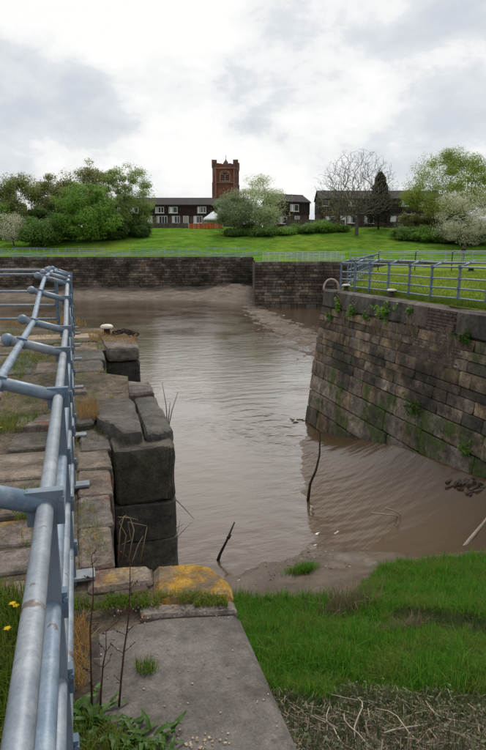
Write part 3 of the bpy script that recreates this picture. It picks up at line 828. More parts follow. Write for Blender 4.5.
lp = [(-.105, y, quay_step(y)) for y in (-.8, .39, 1.59, 2.86, 4.1, 5.3, 6.52, 7.7, 8.95, 10.2, 10.95)]
land = [(-1, 0)] * 10 + [(-.8, -.6)]
railing('railing', 'blue-grey tubular railing with cranked ball-ended arms running up the near left quay', lp, land)
c0 = np.array([-.105, 10.95, .27]); ld = -RT
lp2 = [tuple(c0 + ld * k + np.array([0, 0, 0])) for k in (0.25, 1.6, 2.9, 4.2, 5.5, 6.8, 8.1)]
railing('railing', 'grey horizontal railing run crossing the far end of the left quay', lp2, [(-HD[0], -HD[1])] * 7)

# right bank railings
rp = [(9.2 - .07 * (y - 12.5) - (.12 if y > 18.5 else 0), y, float(right_z(9, y)) - .01) for y in (4.5, 5.6, 6.7, 7.8, 8.9, 10.0, 11.05, 12.1, 13.1, 14.2, 15.2, 16.25, 17.3, 18.2, 18.95)]
railing('railing', 'blue-grey railing with cranked top along the edge of the right lock wall', rp, [(1, 0)] * 14 + [(.8, -.6)], plates=False, n=8, armo=(.36, .12))
a, bq = np.array([8.8, 18.98]), np.array([17.3, 33.4]); dv = (bq - a) / np.linalg.norm(bq - a); nl = (dv[1], -dv[0])
rp2 = [(a[0] + dv[0] * k, a[1] + dv[1] * k, float(right_z(a[0] + dv[0] * k, a[1] + dv[1] * k)) - .01) for k in np.arange(.9, 16.8, 1.2)]
railing('railing', 'grey railing going away along the end of the grassy lock island', rp2, [nl] * len(rp2), plates=False, n=6)
a, bq = np.array([17.9, 33.9]), np.array([42.0, 33.0]); bq = np.array(atD(560, 258, 38)[:2]); dv = (bq - a) / np.linalg.norm(bq - a); nl = (dv[1], -dv[0])
rp3 = [(a[0] + dv[0] * k, a[1] + dv[1] * k, .42) for k in np.arange(0, 22, 2.3)]
railing('railing', 'dark thin railing across the far side of the lock island lawn', rp3, [nl] * len(rp3), plates=False, n=6, heights=(1.08, .62, .2), mats=('far_rail', 'iron'))


def fence(name, label, s0, s1, D, sp, mat='far_rail', h=1.12, rails=5, rr=.03):
    org = Vector([float(c) for c in SD(s0, D, hz(s0, D))]); e = empty(name, org); tag(e, label, 'fence')
    k = int((s1 - s0) / sp); me = None
    for i in range(k + 1):
        s = s0 + i * sp; q = Vector([float(c) for c in SD(s, D, hz(s, D))]) - org
        o = MB(); o.box((0, 0, h / 2 - .05), (.055, .055, h + .1))
        if me is None:
            ob = o.build('post', M[mat], e); me = ob.data
        else:
            ob = link(bpy.data.objects.new('post', me), e)
        ob.location = q
    for j in range(rails):
        z = .14 + (h - .16) * j / (rails - 1)
        pts = [Vector([float(c) for c in SD(s, D, hz(s, D) + z)]) - org for s in np.linspace(s0, s1, 24)]
        MB().tube(pts, rr, 5).build('rail', M[mat], e)
    return e


fence('fence', 'pale blue-grey railing on top of the far left dock wall', -50, 2.6, 86.2, 1.0, h=1.15)
fence('fence', 'denser pale galvanised railing section left of the right quay corner', 2.2, 11.2, 67.2, .62, 'pale_rail', 1.05, 6)
fence('fence', 'thin grey railing on the far bank behind the grassy lock island', 11.8, 48, 67.4, 1.5, 'far_rail', 1.15, 4)


# ------------------------------------------------------------------ mooring posts, hoop, chain
def bollard(label, x, y, z, w=.26, group='mushroom mooring bollards'):
    e = empty('mooring_bollard', (x, y, z)); tag(e, label, 'bollard', group)
    MB().lathe([(w * .42, -.03), (w * .40, .03), (w * .27, .06), (w * .24, .15), (w * .3, .17)], (0, 0, 0), 14).build('stem', M['iron'], e, True)
    MB().lathe([(w * .3, .165), (w * .5, .172), (w * .53, .19), (w * .5, .21), (w * .36, .228), (w * .12, .236)], (0, 0, 0), 18).build('cap', M['white_paint'], e, True)
    return e


bollard('white capped mooring bollard at the end of the left quay', .43, 9.95, .2, .2)
p = atz(346, 290.5, .3); bollard('white capped bollard nearest the far end of the right wall', p[0] - .05, p[1] - .1, .29, .27)
p = atz(391.5, 296.5, .3); bollard('white capped bollard on right wall, level with the fourth railing post', p[0], p[1], .29, .27)
p = atz(471, 272.5, .33); bollard('pale capped bollard out on the right island lawn', p[0], p[1], .4, .62)
p = atz(328, 289, .3)
ho = MB().tube([(-.26 * math.cos(t), .1 * math.sin(2 * t) * .3, .02 + .34 * math.sin(t)) for t in np.linspace(-.12, math.pi + .12, 16)], .035, 8).build('hoop', M['driftwood'], None, True)
ho.location = (p[0] + .1, p[1] - .05, .28); ho.rotation_euler.z = -TH; tag(ho, 'bleached arched hoop standing on the corner of the right wall', 'hoop')
ch = empty('chain', (.55, 9.6, .27)); tag(ch, 'heap of dark rusty chain lying beside the left bollard', 'chain')
for i in range(12):
    t = i / 11; m = MB(); rr_ = [.055, .03]
    ring = [(rr_[0] * math.cos(a), rr_[1] * math.sin(a), 0) for a in np.linspace(0, 2 * math.pi, 11)]
    ob = m.tube(ring, .012, 6, cap=False).build('link', M['iron'], ch, True)
    ob.location = (-.02 + .3 * t + .02 * math.sin(i * 3), .1 - .16 * t + .03 * math.cos(i * 5), .03 + .05 * math.sin(t * math.pi) + .01 * (i % 2)); ob.rotation_euler = (math.pi / 2 * (i % 2) + .3, .2 * math.sin(i), -.5 + .2 * math.sin(i * 2))


# ------------------------------------------------------------------ houses
def house(name, label, s, D, W, dep, hw, hr, rz=0.0, wins=(), doors=(), zb=None, low=None):
    zb = hz(s, D) if zb is None else zb
    e = empty(name, SD(s, D, zb), -TH + rz); tag(e, label, 'house')
    b = MB(); b.box((0, dep / 2, hw * .25 - .5), (W, dep, hw * .5 + 1.0)); b.build('lower_wall', M[low or 'housebrick'], e)
    b = MB(); b.box((0, dep / 2 - .06, hw * .75), (W + .12, dep + .12, hw * .5)); b.add([(-W / 2, .0, hw), (-W / 2, dep, hw), (-W / 2, dep / 2, hw + hr * .97), (W / 2, 0, hw), (W / 2, dep, hw), (W / 2, dep / 2, hw + hr * .97)], [(0, 1, 2), (3, 5, 4), (0, 2, 5, 3), (1, 4, 5, 2), (0, 3, 4, 1)])
    b.build('upper_wall', M['clad'], e)
    ro = MB()
    for sgn in (0, 1):
        y0 = -.35 if sgn == 0 else dep + .35
        z0 = hw - .35 * hr / (dep / 2)
        V = [(-W / 2 - .25, y0, z0), (W / 2 + .25, y0, z0), (W / 2 + .25, dep / 2, hw + hr), (-W / 2 - .25, dep / 2, hw + hr)]
        V2 = [(x, y, z + .14) for x, y, z in V]
        ro.add(V + V2, [(0, 1, 2, 3), (7, 6, 5, 4), (0, 4, 5, 1), (1, 5, 6, 2), (2, 6, 7, 3), (3, 7, 4, 0)])
    rf = ro.build('roof', M['tile'], e)
    MB().tube([(-W / 2 - .25, dep / 2, hw + hr + .12), (W / 2 + .25, dep / 2, hw + hr + .12)], .11, 6).build('ridge', M['tile'], rf)
    MB().bar((-W / 2 - .2, -.4, hw - .3), (W / 2 + .2, -.4, hw - .3), .12, .1).build('gutter', M['louvre'], rf)
    for (x, z, w, h, k) in wins:
        y0 = -.14 if z > hw * .5 else -.02
        fr = MB()
        for xx in np.linspace(-w / 2, w / 2, k + 1):
            fr.box((x + xx, y0, z + h / 2), (.10, .10, h + .1))
        for zz in (0, h):
            fr.box((x, y0 - .005, z + zz), (w + .1, .10, .10))
        fo = fr.build('window', M['whiteframe'], e)
        MB().box((x, y0 + .03, z + h / 2), (w, .03, h)).build('pane', M['glass'], fo)
        if k > 1:
            MB().box((x - w / 2 + w / (2 * k), y0 + .01, z + h * .5), (w / k * .62, .03, h * .92)).build('curtain', M['whiteframe'], fo)
        MB().box((x, y0 - .07, z - .09), (w + .25, .2, .07)).build('sill', M['whiteframe'], fo)
    for x in np.linspace(-W / 2 + .4, W / 2 - .4, max(2, int(W / 6))):
        MB().tube([(x + .25, -.2, 0), (x + .25, -.2, hw - .35)], .05, 5).build('drainpipe', M['louvre'], e)
    for (x, w, h, mt) in doors:
        d = MB(); d.box((x, -.06, h / 2), (w, .12, h)); do = d.build('door', M[mt], e)
        f = MB()
        for sx in (-1, 1):
            f.box((x + sx * (w / 2 + .06), -.075, h / 2 + .03), (.11, .16, h + .1))
        f.box((x, -.08, h + .09), (w + .24, .17, .1)); f.build('frame', M['whiteframe'], do)
    return e


mpp = 1 / F


def sat(u, D, v=225):
    return float((atD(u, v, D) - CAM) @ RT)


def zat(u, v, D):
    return float(atD(u, v, D)[2])


D1 = 132; s_l, s_r = sat(112, D1), sat(243, D1); zb = zat(180, 230.5, D1)
W1 = s_r - s_l; mid = (s_l + s_r) / 2
ww = lambda u, D: sat(u, D) - mid
up_z = zat(160, 216.5, D1) - zb
house('terraced_house', 'long dark brown terrace with white windows left of the church tower', mid, D1, W1, 8, zat(160, 208.5, D1) - zb, zat(160, 201, D1) - zat(160, 208.5, D1), 0,
      [(ww(160, D1), up_z, 1.75, 1.15, 3), (ww(173.5, D1), up_z, 1.75, 1.15, 2), (ww(202, D1), up_z, 1.75, 1.2, 3), (ww(122, D1), up_z, 1.6, 1.15, 2), (ww(135, D1), up_z, 1.6, 1.15, 2), (ww(222, D1), up_z, 1.6, 1.15, 2),
       (ww(162, D1), .7, 2.2, 1.5, 4), (ww(176, D1), .8, 1.6, 1.4, 3), (ww(198, D1), .8, 1.8, 1.4, 3), (ww(217, D1), .8, 1.6, 1.4, 3), (ww(130, D1), .7, 2.0, 1.5, 3)],
      [(ww(150, D1), .9, 2.1, 'whiteframe'), (ww(186, D1), .9, 2.1, 'render_pale'), (ww(210, D1), .9, 2.1, 'housebrick')])
D2 = 128; mid = sat(293, D2); zb = zat(293, 229, D2)
house('end_house', 'small dark house with gable end between the pale green tree and bare tree', mid, D2, 7.6, 6.5, zat(293, 203.5, D2) - zb, zat(293, 196, D2) - zat(293, 203.5, D2), math.radians(24),
      [(.2, zat(293, 213, D2) - zb, 1.9, 1.3, 2), (-2.4, .7, 1.8, 1.3, 2)], [(.9, .9, 2.1, 'render_pale')])
MB()
D3 = 130; s_l, s_r = sat(319, D3), sat(440, D3); mid = (s_l + s_r) / 2; zb = zat(380, 228.5, D3); W3 = s_r - s_l
uz = zat(380, 207.5, D3) - zb
house('terraced_house', 'long dark terrace behind the bare tree and the conifer', mid, D3, W3, 8, zat(380, 200, D3) - zb, zat(380, 191.5, D3) - zat(380, 200, D3), 0,
      [(ww(352, D3), uz, 1.7, 1.15, 2), (ww(405.5, D3), uz, 2.1, 1.4, 3), (ww(423, D3), uz, 2.4, 1.4, 2), (ww(325, D3), uz, 1.3, 1.0, 1),
       (ww(352, D3), .8, 2.0, 1.4, 2), (ww(369, D3), .7, 1.9, 1.4, 2), (ww(402, D3), .8, 1.6, 1.4, 2), (ww(330, D3), .8, 1.8, 1.3, 2), (ww(424, D3), .8, 2.0, 1.3, 3)],
      [(ww(343, D3), .95, 2.1, 'whiteframe'), (ww(393, D3), .95, 2.1, 'whiteframe')])


def boards(name, label, s0, s1, D, h, bw, mat, cat='fence', dz=0.0):
    org = Vector([float(c) for c in SD(s0, D, hz(s0, D))]); e = empty(name, org, -TH); tag(e, label, cat)
    k = int((s1 - s0) / bw); rr = random.Random(int(D * 3 + s0)); me = {}
    for i in range(k):
        s = (i + .5) * bw; z = hz(s0 + s, D) - org.z
        m = MB(); m.box((0, 0, h / 2 - .1), (bw * .94, .03, h + .2 + rr.uniform(-.03, .03))); o = m.build('board', M[mat], e); o.location = (s, rr.uniform(-.01, .01), z)
    for i in range(0, k + 1, 12):
        m = MB(); m.box((0, .07, h / 2 - .05), (.1, .1, h + .2)); o = m.build('post', M[mat], e); o.location = (i * bw, 0, hz(s0 + i * bw, D) - org.z)
    return e


zf = hz(sat(205, 123), 123)
boards('board_fence', 'bright orange board fence in front of the terrace below the church', sat(189, 123), sat(223, 123), 123, zat(205, 223.3, 123) - zf, .19, 'orange')
boards('board_fence', 'low grey garden fence left of the orange fence', sat(148, 125), sat(188.5, 125), 125, 1.0, .22, 'greywood')
boards('board_fence', 'dark wooden garden fence behind the hedge by the small gabled house', sat(286, 124), sat(345, 124), 124, 1.7, .2, 'greywood')
boards('board_fence', 'dark wooden garden fence right of the conifer', sat(384, 126), sat(432, 126), 126, 1.2, .2, 'greywood')

# garden marquee
dq = 125.2; sq = sat(213.5, dq); zq = hz(sq, dq)
e = empty('marquee', SD(sq, dq, zq), -TH); tag(e, 'white pointed garden marquee behind the orange fence', 'tent')
wq = 1.85; z1 = zat(214, 219, dq) - zq; z2 = zat(214, 211.3, dq) - zq
for sx in (-1, 1):
    for sy in (-1, 1):
        MB().tube([(sx * wq, sy * wq, 0), (sx * wq, sy * wq, z1)], .05, 6).build('pole', M['whiteframe'], e)
m = MB(); ring = []
for k, (f, zf_) in enumerate(((1.05, z1), (.62, z1 + (z2 - z1) * .42), (.25, z1 + (z2 - z1) * .8), (.02, z2))):
    ring.append([(sx * wq * f, sy * wq * f, zf_) for sx, sy in ((-1, -1), (1, -1), (1, 1), (-1, 1))])
V = [p for rg in ring for p in rg]
m.add(V, [(i * 4 + j, i * 4 + (j + 1) % 4, (i + 1) * 4 + (j + 1) % 4, (i + 1) * 4 + j) for i in range(3) for j in range(4)])
m.build('canopy', M['canvas'], e)
m = MB()
for j in range(4):
    a_, b_ = np.array(ring[0][j]), np.array(ring[0][(j + 1) % 4])
    for i in range(8):
        p0, p1 = a_ + (b_ - a_) * i / 8, a_ + (b_ - a_) * (i + 1) / 8; pm = (p0 + p1) / 2
        m.add([p0, p1, p1 - [0, 0, .22], pm - [0, 0, .34], p0 - [0, 0, .22]], [(0, 1, 2, 3, 4)])
m.build('valance', M['canvas'], e)
m = MB(); m.box((0, wq, z1 / 2 + .2), (2 * wq, .04, z1 - .4)); m.build('side_wall', M['canvas'], e)

# ------------------------------------------------------------------ church tower
DT = 205; st = sat(225, DT, 190); zt0 = 7.0; TW = 24.6 * DT / F * .985; hw = TW / 2
ztop = zat(225, 170, DT) - zt0
e = empty('church_tower', SD(st, DT, zt0), -TH - math.radians(3)); tag(e, 'square red sandstone church tower with stepped battlements and flagpole', 'tower')
zl = [zat(225, v, DT) - zt0 for v in (200, 182.5, 168, 161)]    # string, belfry sill, parapet base, top
m = MB(); m.box((0, hw, zl[2] / 2), (TW * .9, TW * .9, zl[2])); m.build('shaft', M['church'], e)
for sx in (-1, 1):
    for y in (hw * .1, hw * 1.9):
        b = MB(); b.box((sx * hw * .86, y, zl[0] / 2), (TW * .20, TW * .16, zl[0])); b.box((sx * hw * .85, y, (zl[0] + zl[1]) / 2), (TW * .175, TW * .14, zl[1] - zl[0])); b.box((sx * hw * .84, y, (zl[1] + zl[2]) / 2), (TW * .15, TW * .125, zl[2] - zl[1] - .3))
        b.build('buttress', M['church'], e)
        b = MB(); b.box((sx * hw * .72, y - hw * .12, (zl[1] + zl[2]) / 2 - 3), (TW * .035, .25, zl[2] - zl[1] + 5)); b.build('quoin_strip', M['church_light'], e)
for z_ in (zl[0], zl[1], zl[2]):
    m = MB(); m.box((0, hw, z_), (TW * 1.0, TW * 1.0, .42)); m.build('string_course', M['church_light'] if z_ == zl[2] else M['church'], e)
m = MB(); m.box((0, hw, (zl[2] + zl[3]) / 2 - .4), (TW * .98, TW * .98, (zl[3] - zl[2]) * .55)); m.build('parapet', M['church'], e)
for face in range(4):
    for k, x in enumerate((-.42, -.2, 0, .2, .42)):
        hgt = (zl[3] - zl[2]) * (1.15 if abs(x) > .4 else .72 if abs(x) < .1 else .62); wd = TW * (.2 if abs(x) > .4 else .13)
        a_ = face * math.pi / 2; c_ = Vector((x * TW, -hw * .93, 0)); c_ = Matrix.Rotation(a_, 3, 'Z') @ c_ + Vector((0, hw, zl[2] + hgt / 2 + .1))
        mb_ = MB(); mb_.box(c_, (wd, .55, hgt), Matrix.Rotation(a_, 3, 'Z')); mb_.build('merlon', M['church'], e)
# belfry opening, pointed arch, on each face
for face in range(4):
    R = Matrix.Rotation(face * math.pi / 2, 3, 'Z'); wv, zb_, zh = TW * .17, zl[1] + .7, zl[2] - 1.1

    def arch(w, yy, z0, z1):
        pts = [(-w, z0), (w, z0), (w, z0 + (z1 - z0) * .58)] + [(w * math.cos(t) ** .8, z0 + (z1 - z0) * (.58 + .42 * math.sin(t))) for t in np.linspace(.2, math.pi / 2, 6)]
        pts += [(-x, z) for x, z in pts[-2:1:-1]]
        return [R @ Vector((x, yy, z)) + Vector((0, hw, 0)) for x, z in pts]
    yf = -TW * .45
    o_ = arch(wv * 1.28, yf - .12, zb_ - .4, zh + .5); i_ = arch(wv, yf - .12, zb_, zh); ib = arch(wv, yf + .5, zb_, zh); ob_ = arch(wv * 1.28, yf + .02, zb_ - .4, zh + .5); k = len(o_)
    w_ = MB(); w_.add(o_ + i_ + ib + ob_, [(j, (j + 1) % k, k + (j + 1) % k, k + j) for j in range(k)] + [(k + j, k + (j + 1) % k, 2 * k + (j + 1) % k, 2 * k + j) for j in range(k)] + [(j, 3 * k + j, 3 * k + (j + 1) % k, (j + 1) % k) for j in range(k)])
    wo = w_.build('belfry_window', M['church_light'], e)
    g_ = MB(); g_.add(arch(wv, yf - .05, zb_, zh), [tuple(range(k))]); g_.build('opening', M['louvre'], wo)
    tr = MB(); tr.bar(R @ Vector((0, yf - .1, zb_)) + Vector((0, hw, 0)), R @ Vector((0, yf - .1, zb_ + (zh - zb_) * .6)) + Vector((0, hw, 0)), .28, .28, up=(1, .2, 0))
    for sx in (-1, 1):
        tr.bar(R @ Vector((0, yf - .1, zb_ + (zh - zb_) * .55)) + Vector((0, hw, 0)), R @ Vector((sx * wv * .8, yf - .1, zb_ + (zh - zb_) * .78)) + Vector((0, hw, 0)), .22, .22, up=(0, 0, 1))
    tr.build('tracery', M['church_light'], wo)
    lv = MB()
    for j in range(5):
        lv.box(R @ Vector((0, yf - .07, zb_ + .5 + j * .62)) + Vector((0, hw, 0)), (wv * 1.8, .1, .14), R)
    lv.build('louvre', M['church_light'], wo)
pr = MB(); pr.lathe([(.9, zl[2] + .5), (.7, zl[3] + .2), (.15, zl[3] + 1.0)], (0, hw, 0), 8); pr.build('roof_cap', M['church'], e)
MB().tube([(0, hw, zl[3]), (0, hw, zat(225, 153, DT) - zt0)], [.11, .06], 6).build('flagpole', M['galv_post'], e)

# ------------------------------------------------------------------ trees
def grow_to(targets, base, trunk_h, rng, step, r_tip, wob=.06, lean=(0, 0)):
    """grow limbs from a trunk to every target point; returns tapered segments"""
    nodes = [np.array([0., 0, 0])]; par = [-1]; plen = [0.0]
    k = 5
    for i in range(1, k + 1):
        t = i / k; nodes.append(np.array([lean[0] * t * t + rng.normal(0, .012) * trunk_h, lean[1] * t * t + rng.normal(0, .012) * trunk_h, trunk_h * t])); par.append(i - 1); plen.append(trunk_h * t)
    order = np.argsort(np.linalg.norm(targets - nodes[-1], axis=1))
    used = []
    for ti in order:
        T = targets[ti]; A = np.array(nodes); d = np.linalg.norm(A - T, axis=1)
        down = np.clip(A[:, 2] - T[2], 0, None)
        cost = d + .32 * np.array(plen) + 1.2 * down; cost[:3] += 1e3
        a = int(np.argmin(cost)); n = max(1, int(round(d[a] / step))); p0 = A[a]; cur = a
        sag = np.array([0, 0, .10 * d[a]])
        for q in range(1, n + 1):
            t = q / n; p = p0 + (T - p0) * t + sag * math.sin(math.pi * t) * (1 if T[2] > p0[2] else -.3) * .6 + (rng.normal(0, wob * step, 3) if q < n else 0)
            nodes.append(p); par.append(cur); plen.append(plen[cur] + np.linalg.norm(p - nodes[cur])); cur = len(nodes) - 1
    cnt = np.zeros(len(nodes))
    leafn = np.ones(len(nodes)); leafn[[p for p in par if p >= 0]] = 0
    cnt += leafn
    for i in range(len(nodes) - 1, 0, -1):
        cnt[par[i]] += cnt[i]
    R = r_tip * np.maximum(cnt, 1) ** .46
    return [(nodes[par[i]], nodes[i], min(R[par[i]], R[i] * 1.35), R[i], 0) for i in range(1, len(nodes))]


def crown_targets(n, W, z0, z1, rng, lumpy=.22, shell=.35, dome=.55, seed=0):
    """points through an uneven crown of width W from z0 to z1"""
    d = rng.normal(size=(n, 3)); d /= np.linalg.norm(d, axis=1, keepdims=True)
    r_ = rng.uniform(shell, 1, n) ** .55
    k = 1 + lumpy * lump(d[:, 0] * 2.1 + seed, d[:, 1] * 2.1 + d[:, 2] * 2.6 + seed * 1.7)
    k = k / np.percentile(k, 90)
    zc = z0 + (z1 - z0) * (1 - dome); up = d[:, 2] > 0
    z = zc + d[:, 2] * r_ * k * np.where(up, z1 - zc, zc - z0)
    return np.stack([d[:, 0] * r_ * k * W / 2, d[:, 1] * r_ * k * W / 2, z], 1)


def skeleton_mesh(name, segs, mat, parent, n=4, rmin=.012):
    V, Fc = [], []; b = 0
    A = np.array([s[0] for s in segs]); B = np.array([s[1] for s in segs]); ra = np.array([max(s[2], rmin) for s in segs]); rb = np.array([max(s[3], rmin * .8) for s in segs])
    d = B - A; d /= np.linalg.norm(d, axis=1, keepdims=True) + 1e-9
    ref = np.where(np.abs(d[:, 2:3]) > .9, np.array([[1., 0, 0]]), np.array([[0, 0, 1.]])); x = np.cross(d, ref); x /= np.linalg.norm(x, axis=1, keepdims=True); y = np.cross(d, x)
    rings = []
    for P, R in ((A, ra), (B, rb)):
        for j in range(n):
            t = 2 * math.pi * j / n; rings.append(P + (x * math.cos(t) + y * math.sin(t)) * R[:, None])
    V = np.stack(rings, 1).reshape(-1, 3); k = len(segs); base = np.arange(k)[:, None] * 2 * n
    Fc = np.concatenate([base + np.array([[j, (j + 1) % n, n + (j + 1) % n, n + j]]) for j in range(n)], 0)
    return mesh_np(name, V, Fc, mat, parent, True)


def leaf_mesh(name, C, size, mat, parent, rng, flat=.0, aspect=.55, nrm=None):
    k = len(C); a = rng.normal(size=(k, 3))
    if nrm is not None:
        nn = nrm + rng.normal(size=(k, 3)) * .45; nn /= np.linalg.norm(nn, axis=1, keepdims=True) + 1e-9
        a -= nn * (a * nn).sum(1, keepdims=True)
    a /= np.linalg.norm(a, axis=1, keepdims=True) + 1e-9
    if nrm is not None:
        b = np.cross(nn, a)
    else:
        b = rng.normal(size=(k, 3)); b -= a * (a * b).sum(1, keepdims=True); b /= np.linalg.norm(b, axis=1, keepdims=True)
    s = size * rng.uniform(.6, 1.3, (k, 1))
    V = np.stack([C - a * s * .5, C + b * s * aspect * .5, C + a * s * .5, C - b * s * aspect * .5], 1).reshape(-1, 3)
    Fc = (np.arange(k)[:, None] * 4 + np.array([[0, 1, 2, 3]]))
    return mesh_np(name, V, Fc, mat, parent)


def tree(name, label, u, D, vtop, wpx, leaf, bark='bark', seed=1, nleaf=9000, lsize=.34, sig=.085, trunk=.2, clumps=None, group=None, cat='tree', vbase=None, low=.12, lumpy=.2, dome=.6, shell=.3, r_tip=None, step=None, wob=.06):
    s = sat(u, D); zb = hz(s, D) if vbase is None else zat(u, vbase, D)
    Hh = zat(u, vtop, D) - zb; W = wpx * D / F
    rng = np.random.default_rng(seed * 7 + 1)
    nc = clumps or (140 if cat == 'tree' else 60)
    ms = W * sig
    T = crown_targets(nc, W - ms * (1.6 if nleaf else 0), Hh * low + ms * .6, Hh - (ms * .9 if nleaf else 0), rng, lumpy, shell, dome, seed)
    ex = np.percentile(np.abs(T[:, :2]), 96); T[:, :2] *= (W / 2 - (ms if nleaf else 0)) / ex
    zt_, zl_ = np.percentile(T[:, 2], 98.5), T[:, 2].min(); z_hi, z_lo = Hh - (ms * .7 if nleaf else 0), Hh * low + ms * .5
    T[:, 2] = z_lo + (T[:, 2] - zl_) * (z_hi - z_lo) / (zt_ - zl_)
    S = grow_to(T, 0, Hh * trunk, rng, step or max(.35, W * .07), r_tip or (.022 if nleaf else .012), wob)
    e = empty(name, SD(s, D, zb - .1), -TH + seed * 1.1); tag(e, label, cat, group)
    skeleton_mesh('trunk', S, M[bark], e, 4, .016 if nleaf else .010)
    if nleaf:
        w = rng.gamma(1.6, 1.0, nc); idx = rng.choice(nc, nleaf, p=w / w.sum()); rad = (ms * rng.uniform(.65, 1.35, nc))[idx][:, None]
        o = rng.normal(size=(nleaf, 3)); o /= np.linalg.norm(o, axis=1, keepdims=True); o *= rng.uniform(.15, 1, (nleaf, 1)) ** .5
        C = T[idx] + o * rad * np.array([1.25, 1.25, .85])
        C = C[(C[:, 2] > .1)]; o = o[:len(C)] if len(o) == len(C) else o[(T[idx] + o * rad * np.array([1.25, 1.25, .85]))[:, 2] > .1]
        out = C - np.array([0, 0, Hh * .4]); out /= np.linalg.norm(out, axis=1, keepdims=True)
        leaf_mesh('crown', C, lsize, M[leaf], e, rng, nrm=o * .8 + out * .5 + np.array([0, 0, .5]))
    return e


G1 = 'trees beyond the far wall'
tree('olive_tree', 'olive green tree rising at the left behind the white blossom', 21, 113, 172, 52, 'leaf_olive', 'bark', 3, 26000, .3, .115, low=.1)
tree('twiggy_tree', 'pinkish bare twiggy tree behind the left olive tree', 47, 122, 177, 44, None, 'pinktwig', 4, 0, clumps=420, low=.2)
tree('twiggy_tree', 'pale bare tree at the left edge of the picture', -2, 116, 187, 40, None, 'pinktwig', 14, 0, clumps=420, low=.2)
tree('brownish_tree', 'brownish olive tree between the left olive tree and tall bright tree', 64, 116, 171, 50, 'leaf_brownish', 'bark', 5, 24000, .3, .115, low=.08)
tree('brownish_tree', 'tall brownish tree behind the bright green tree', 93, 119, 165.5, 50, 'leaf_brownish', 'bark', 6, 24000, .3, .115, low=.08)
tree('bright_tree', 'large dense bright green tree in front of the left tree group', 87, 103, 181, 64, 'leaf_bright', 'bark', 8, 30000, .3, .10, low=.03, clumps=150, dome=.62)
tree('birch_tree', 'slim pale birch just right of the bright green tree', 117, 110, 166.5, 32, 'leaf_birch', 'birch', 9, 12000, .25, .13, low=.08, dome=.5, clumps=90)
tree('birch_tree', 'rightmost birch of the left group, beside the dark terrace', 137, 112, 166, 38, 'leaf_birch', 'birch', 10, 15000, .25, .13, low=.04, dome=.55, clumps=100)
tree('blossom_tree', 'small white blossoming tree at the left edge behind the far railing', 12, 99, 211, 32, 'blossom', 'bark', 11, 6000, .2, .12, low=.1)
tree('shrub', 'dark green rounded bush right of the left white blossom', 38, 99, 216, 44, 'leaf_hedge', 'bark', 12, 16000, .26, .14, cat='bush', trunk=.1, low=.0)
tree('shrub', 'light green bush at the left edge above the blossom', 3, 108, 203, 34, 'leaf_bright', 'bark', 13, 9000, .28, .14, cat='bush', trunk=.15, low=.0)
for i, (u, w, vt) in enumerate(((60, 38, 210), (112, 34, 214), (20, 40, 214), (140, 26, 219), (48, 34, 203), (128, 28, 212))):
    tree('shrub', ['dark undergrowth bush in the gap left of the bright green tree', 'dark undergrowth bush right of the bright green tree', 'dark undergrowth bush behind the left white blossom', 'dark undergrowth bush at the right end of left tree group',
                   'dark bush deep in the left tree group', 'dark bush below the slim birch'][i], u, 105 + i * 1.4, vt, w, 'leaf_dark', 'bark', 30 + i, 9000, .32, .15, cat='bush', trunk=.1, low=.0)
tree('willow_tree', 'grey-green willow in front of the church tower', 234, 113, 189, 42, 'leaf_willow', 'bark', 15, 15000, .23, .11, low=.12)
tree('pale_tree', 'pale yellow-green blossoming tree right of the church tower', 260, 116, 174.5, 54, 'leaf_pale', 'bark', 17, 24000, .23, .11, low=.06)
for i, (u, w, vt, D) in enumerate(((236, 30, 227, 111), (262, 34, 225, 111), (283, 30, 226.5, 113), (301, 30, 222.5, 115), (322, 36, 219, 117), (340, 22, 223.5, 118), (248, 26, 221, 117))):
    tree('hedge_bush', ['low bush at the left foot of the willow', 'low bush under the pale green tree', 'hedge bush right of the pale green tree', 'hedge bush in front of the small gabled house', 'tallest hedge bush left of the bare tree', 'hedge bush beside the bare tree', 'bush between the willow and the pale green tree'][i],
         u, D, vt, w, ('leaf_dark', 'leaf_hedge', 'leaf_bright', 'leaf_hedge', 'leaf_bright', 'leaf_hedge', 'leaf_dark')[i], 'bark', 50 + i, 7000, .27, .13, cat='bush', trunk=.1, low=.0, lumpy=.5)
tree('bare_tree', 'large leafless tree standing on the lawn on a ring of soil', 357, 112, 154, 71, 'leaf_brownish', 'twig', 21, 4000, .13, .02, clumps=2800, low=.24, trunk=.22, vbase=236, lumpy=.12, dome=.66, shell=.15, r_tip=.0145, step=.5, wob=.03)
tree('bare_tree', 'thinner leafless tree behind the left side of the large one', 338, 119, 180, 40, 'leaf_brownish', 'twig', 22, 1800, .2, low=.2, clumps=240, shell=.2)
sp_ = sat(357, 112); o = MB(); o.lathe([(1.55, -.15), (1.35, .06), (.8, .12), (.1, .16)], (0, 0, 0), 18); ob = o.build('soil_ring', M['pale_slab'], None, True); ob.location = SD(sp_, 112, zat(357, 236.6, 112)); tag(ob, 'bare pinkish soil ring round the foot of the leafless tree', 'soil')


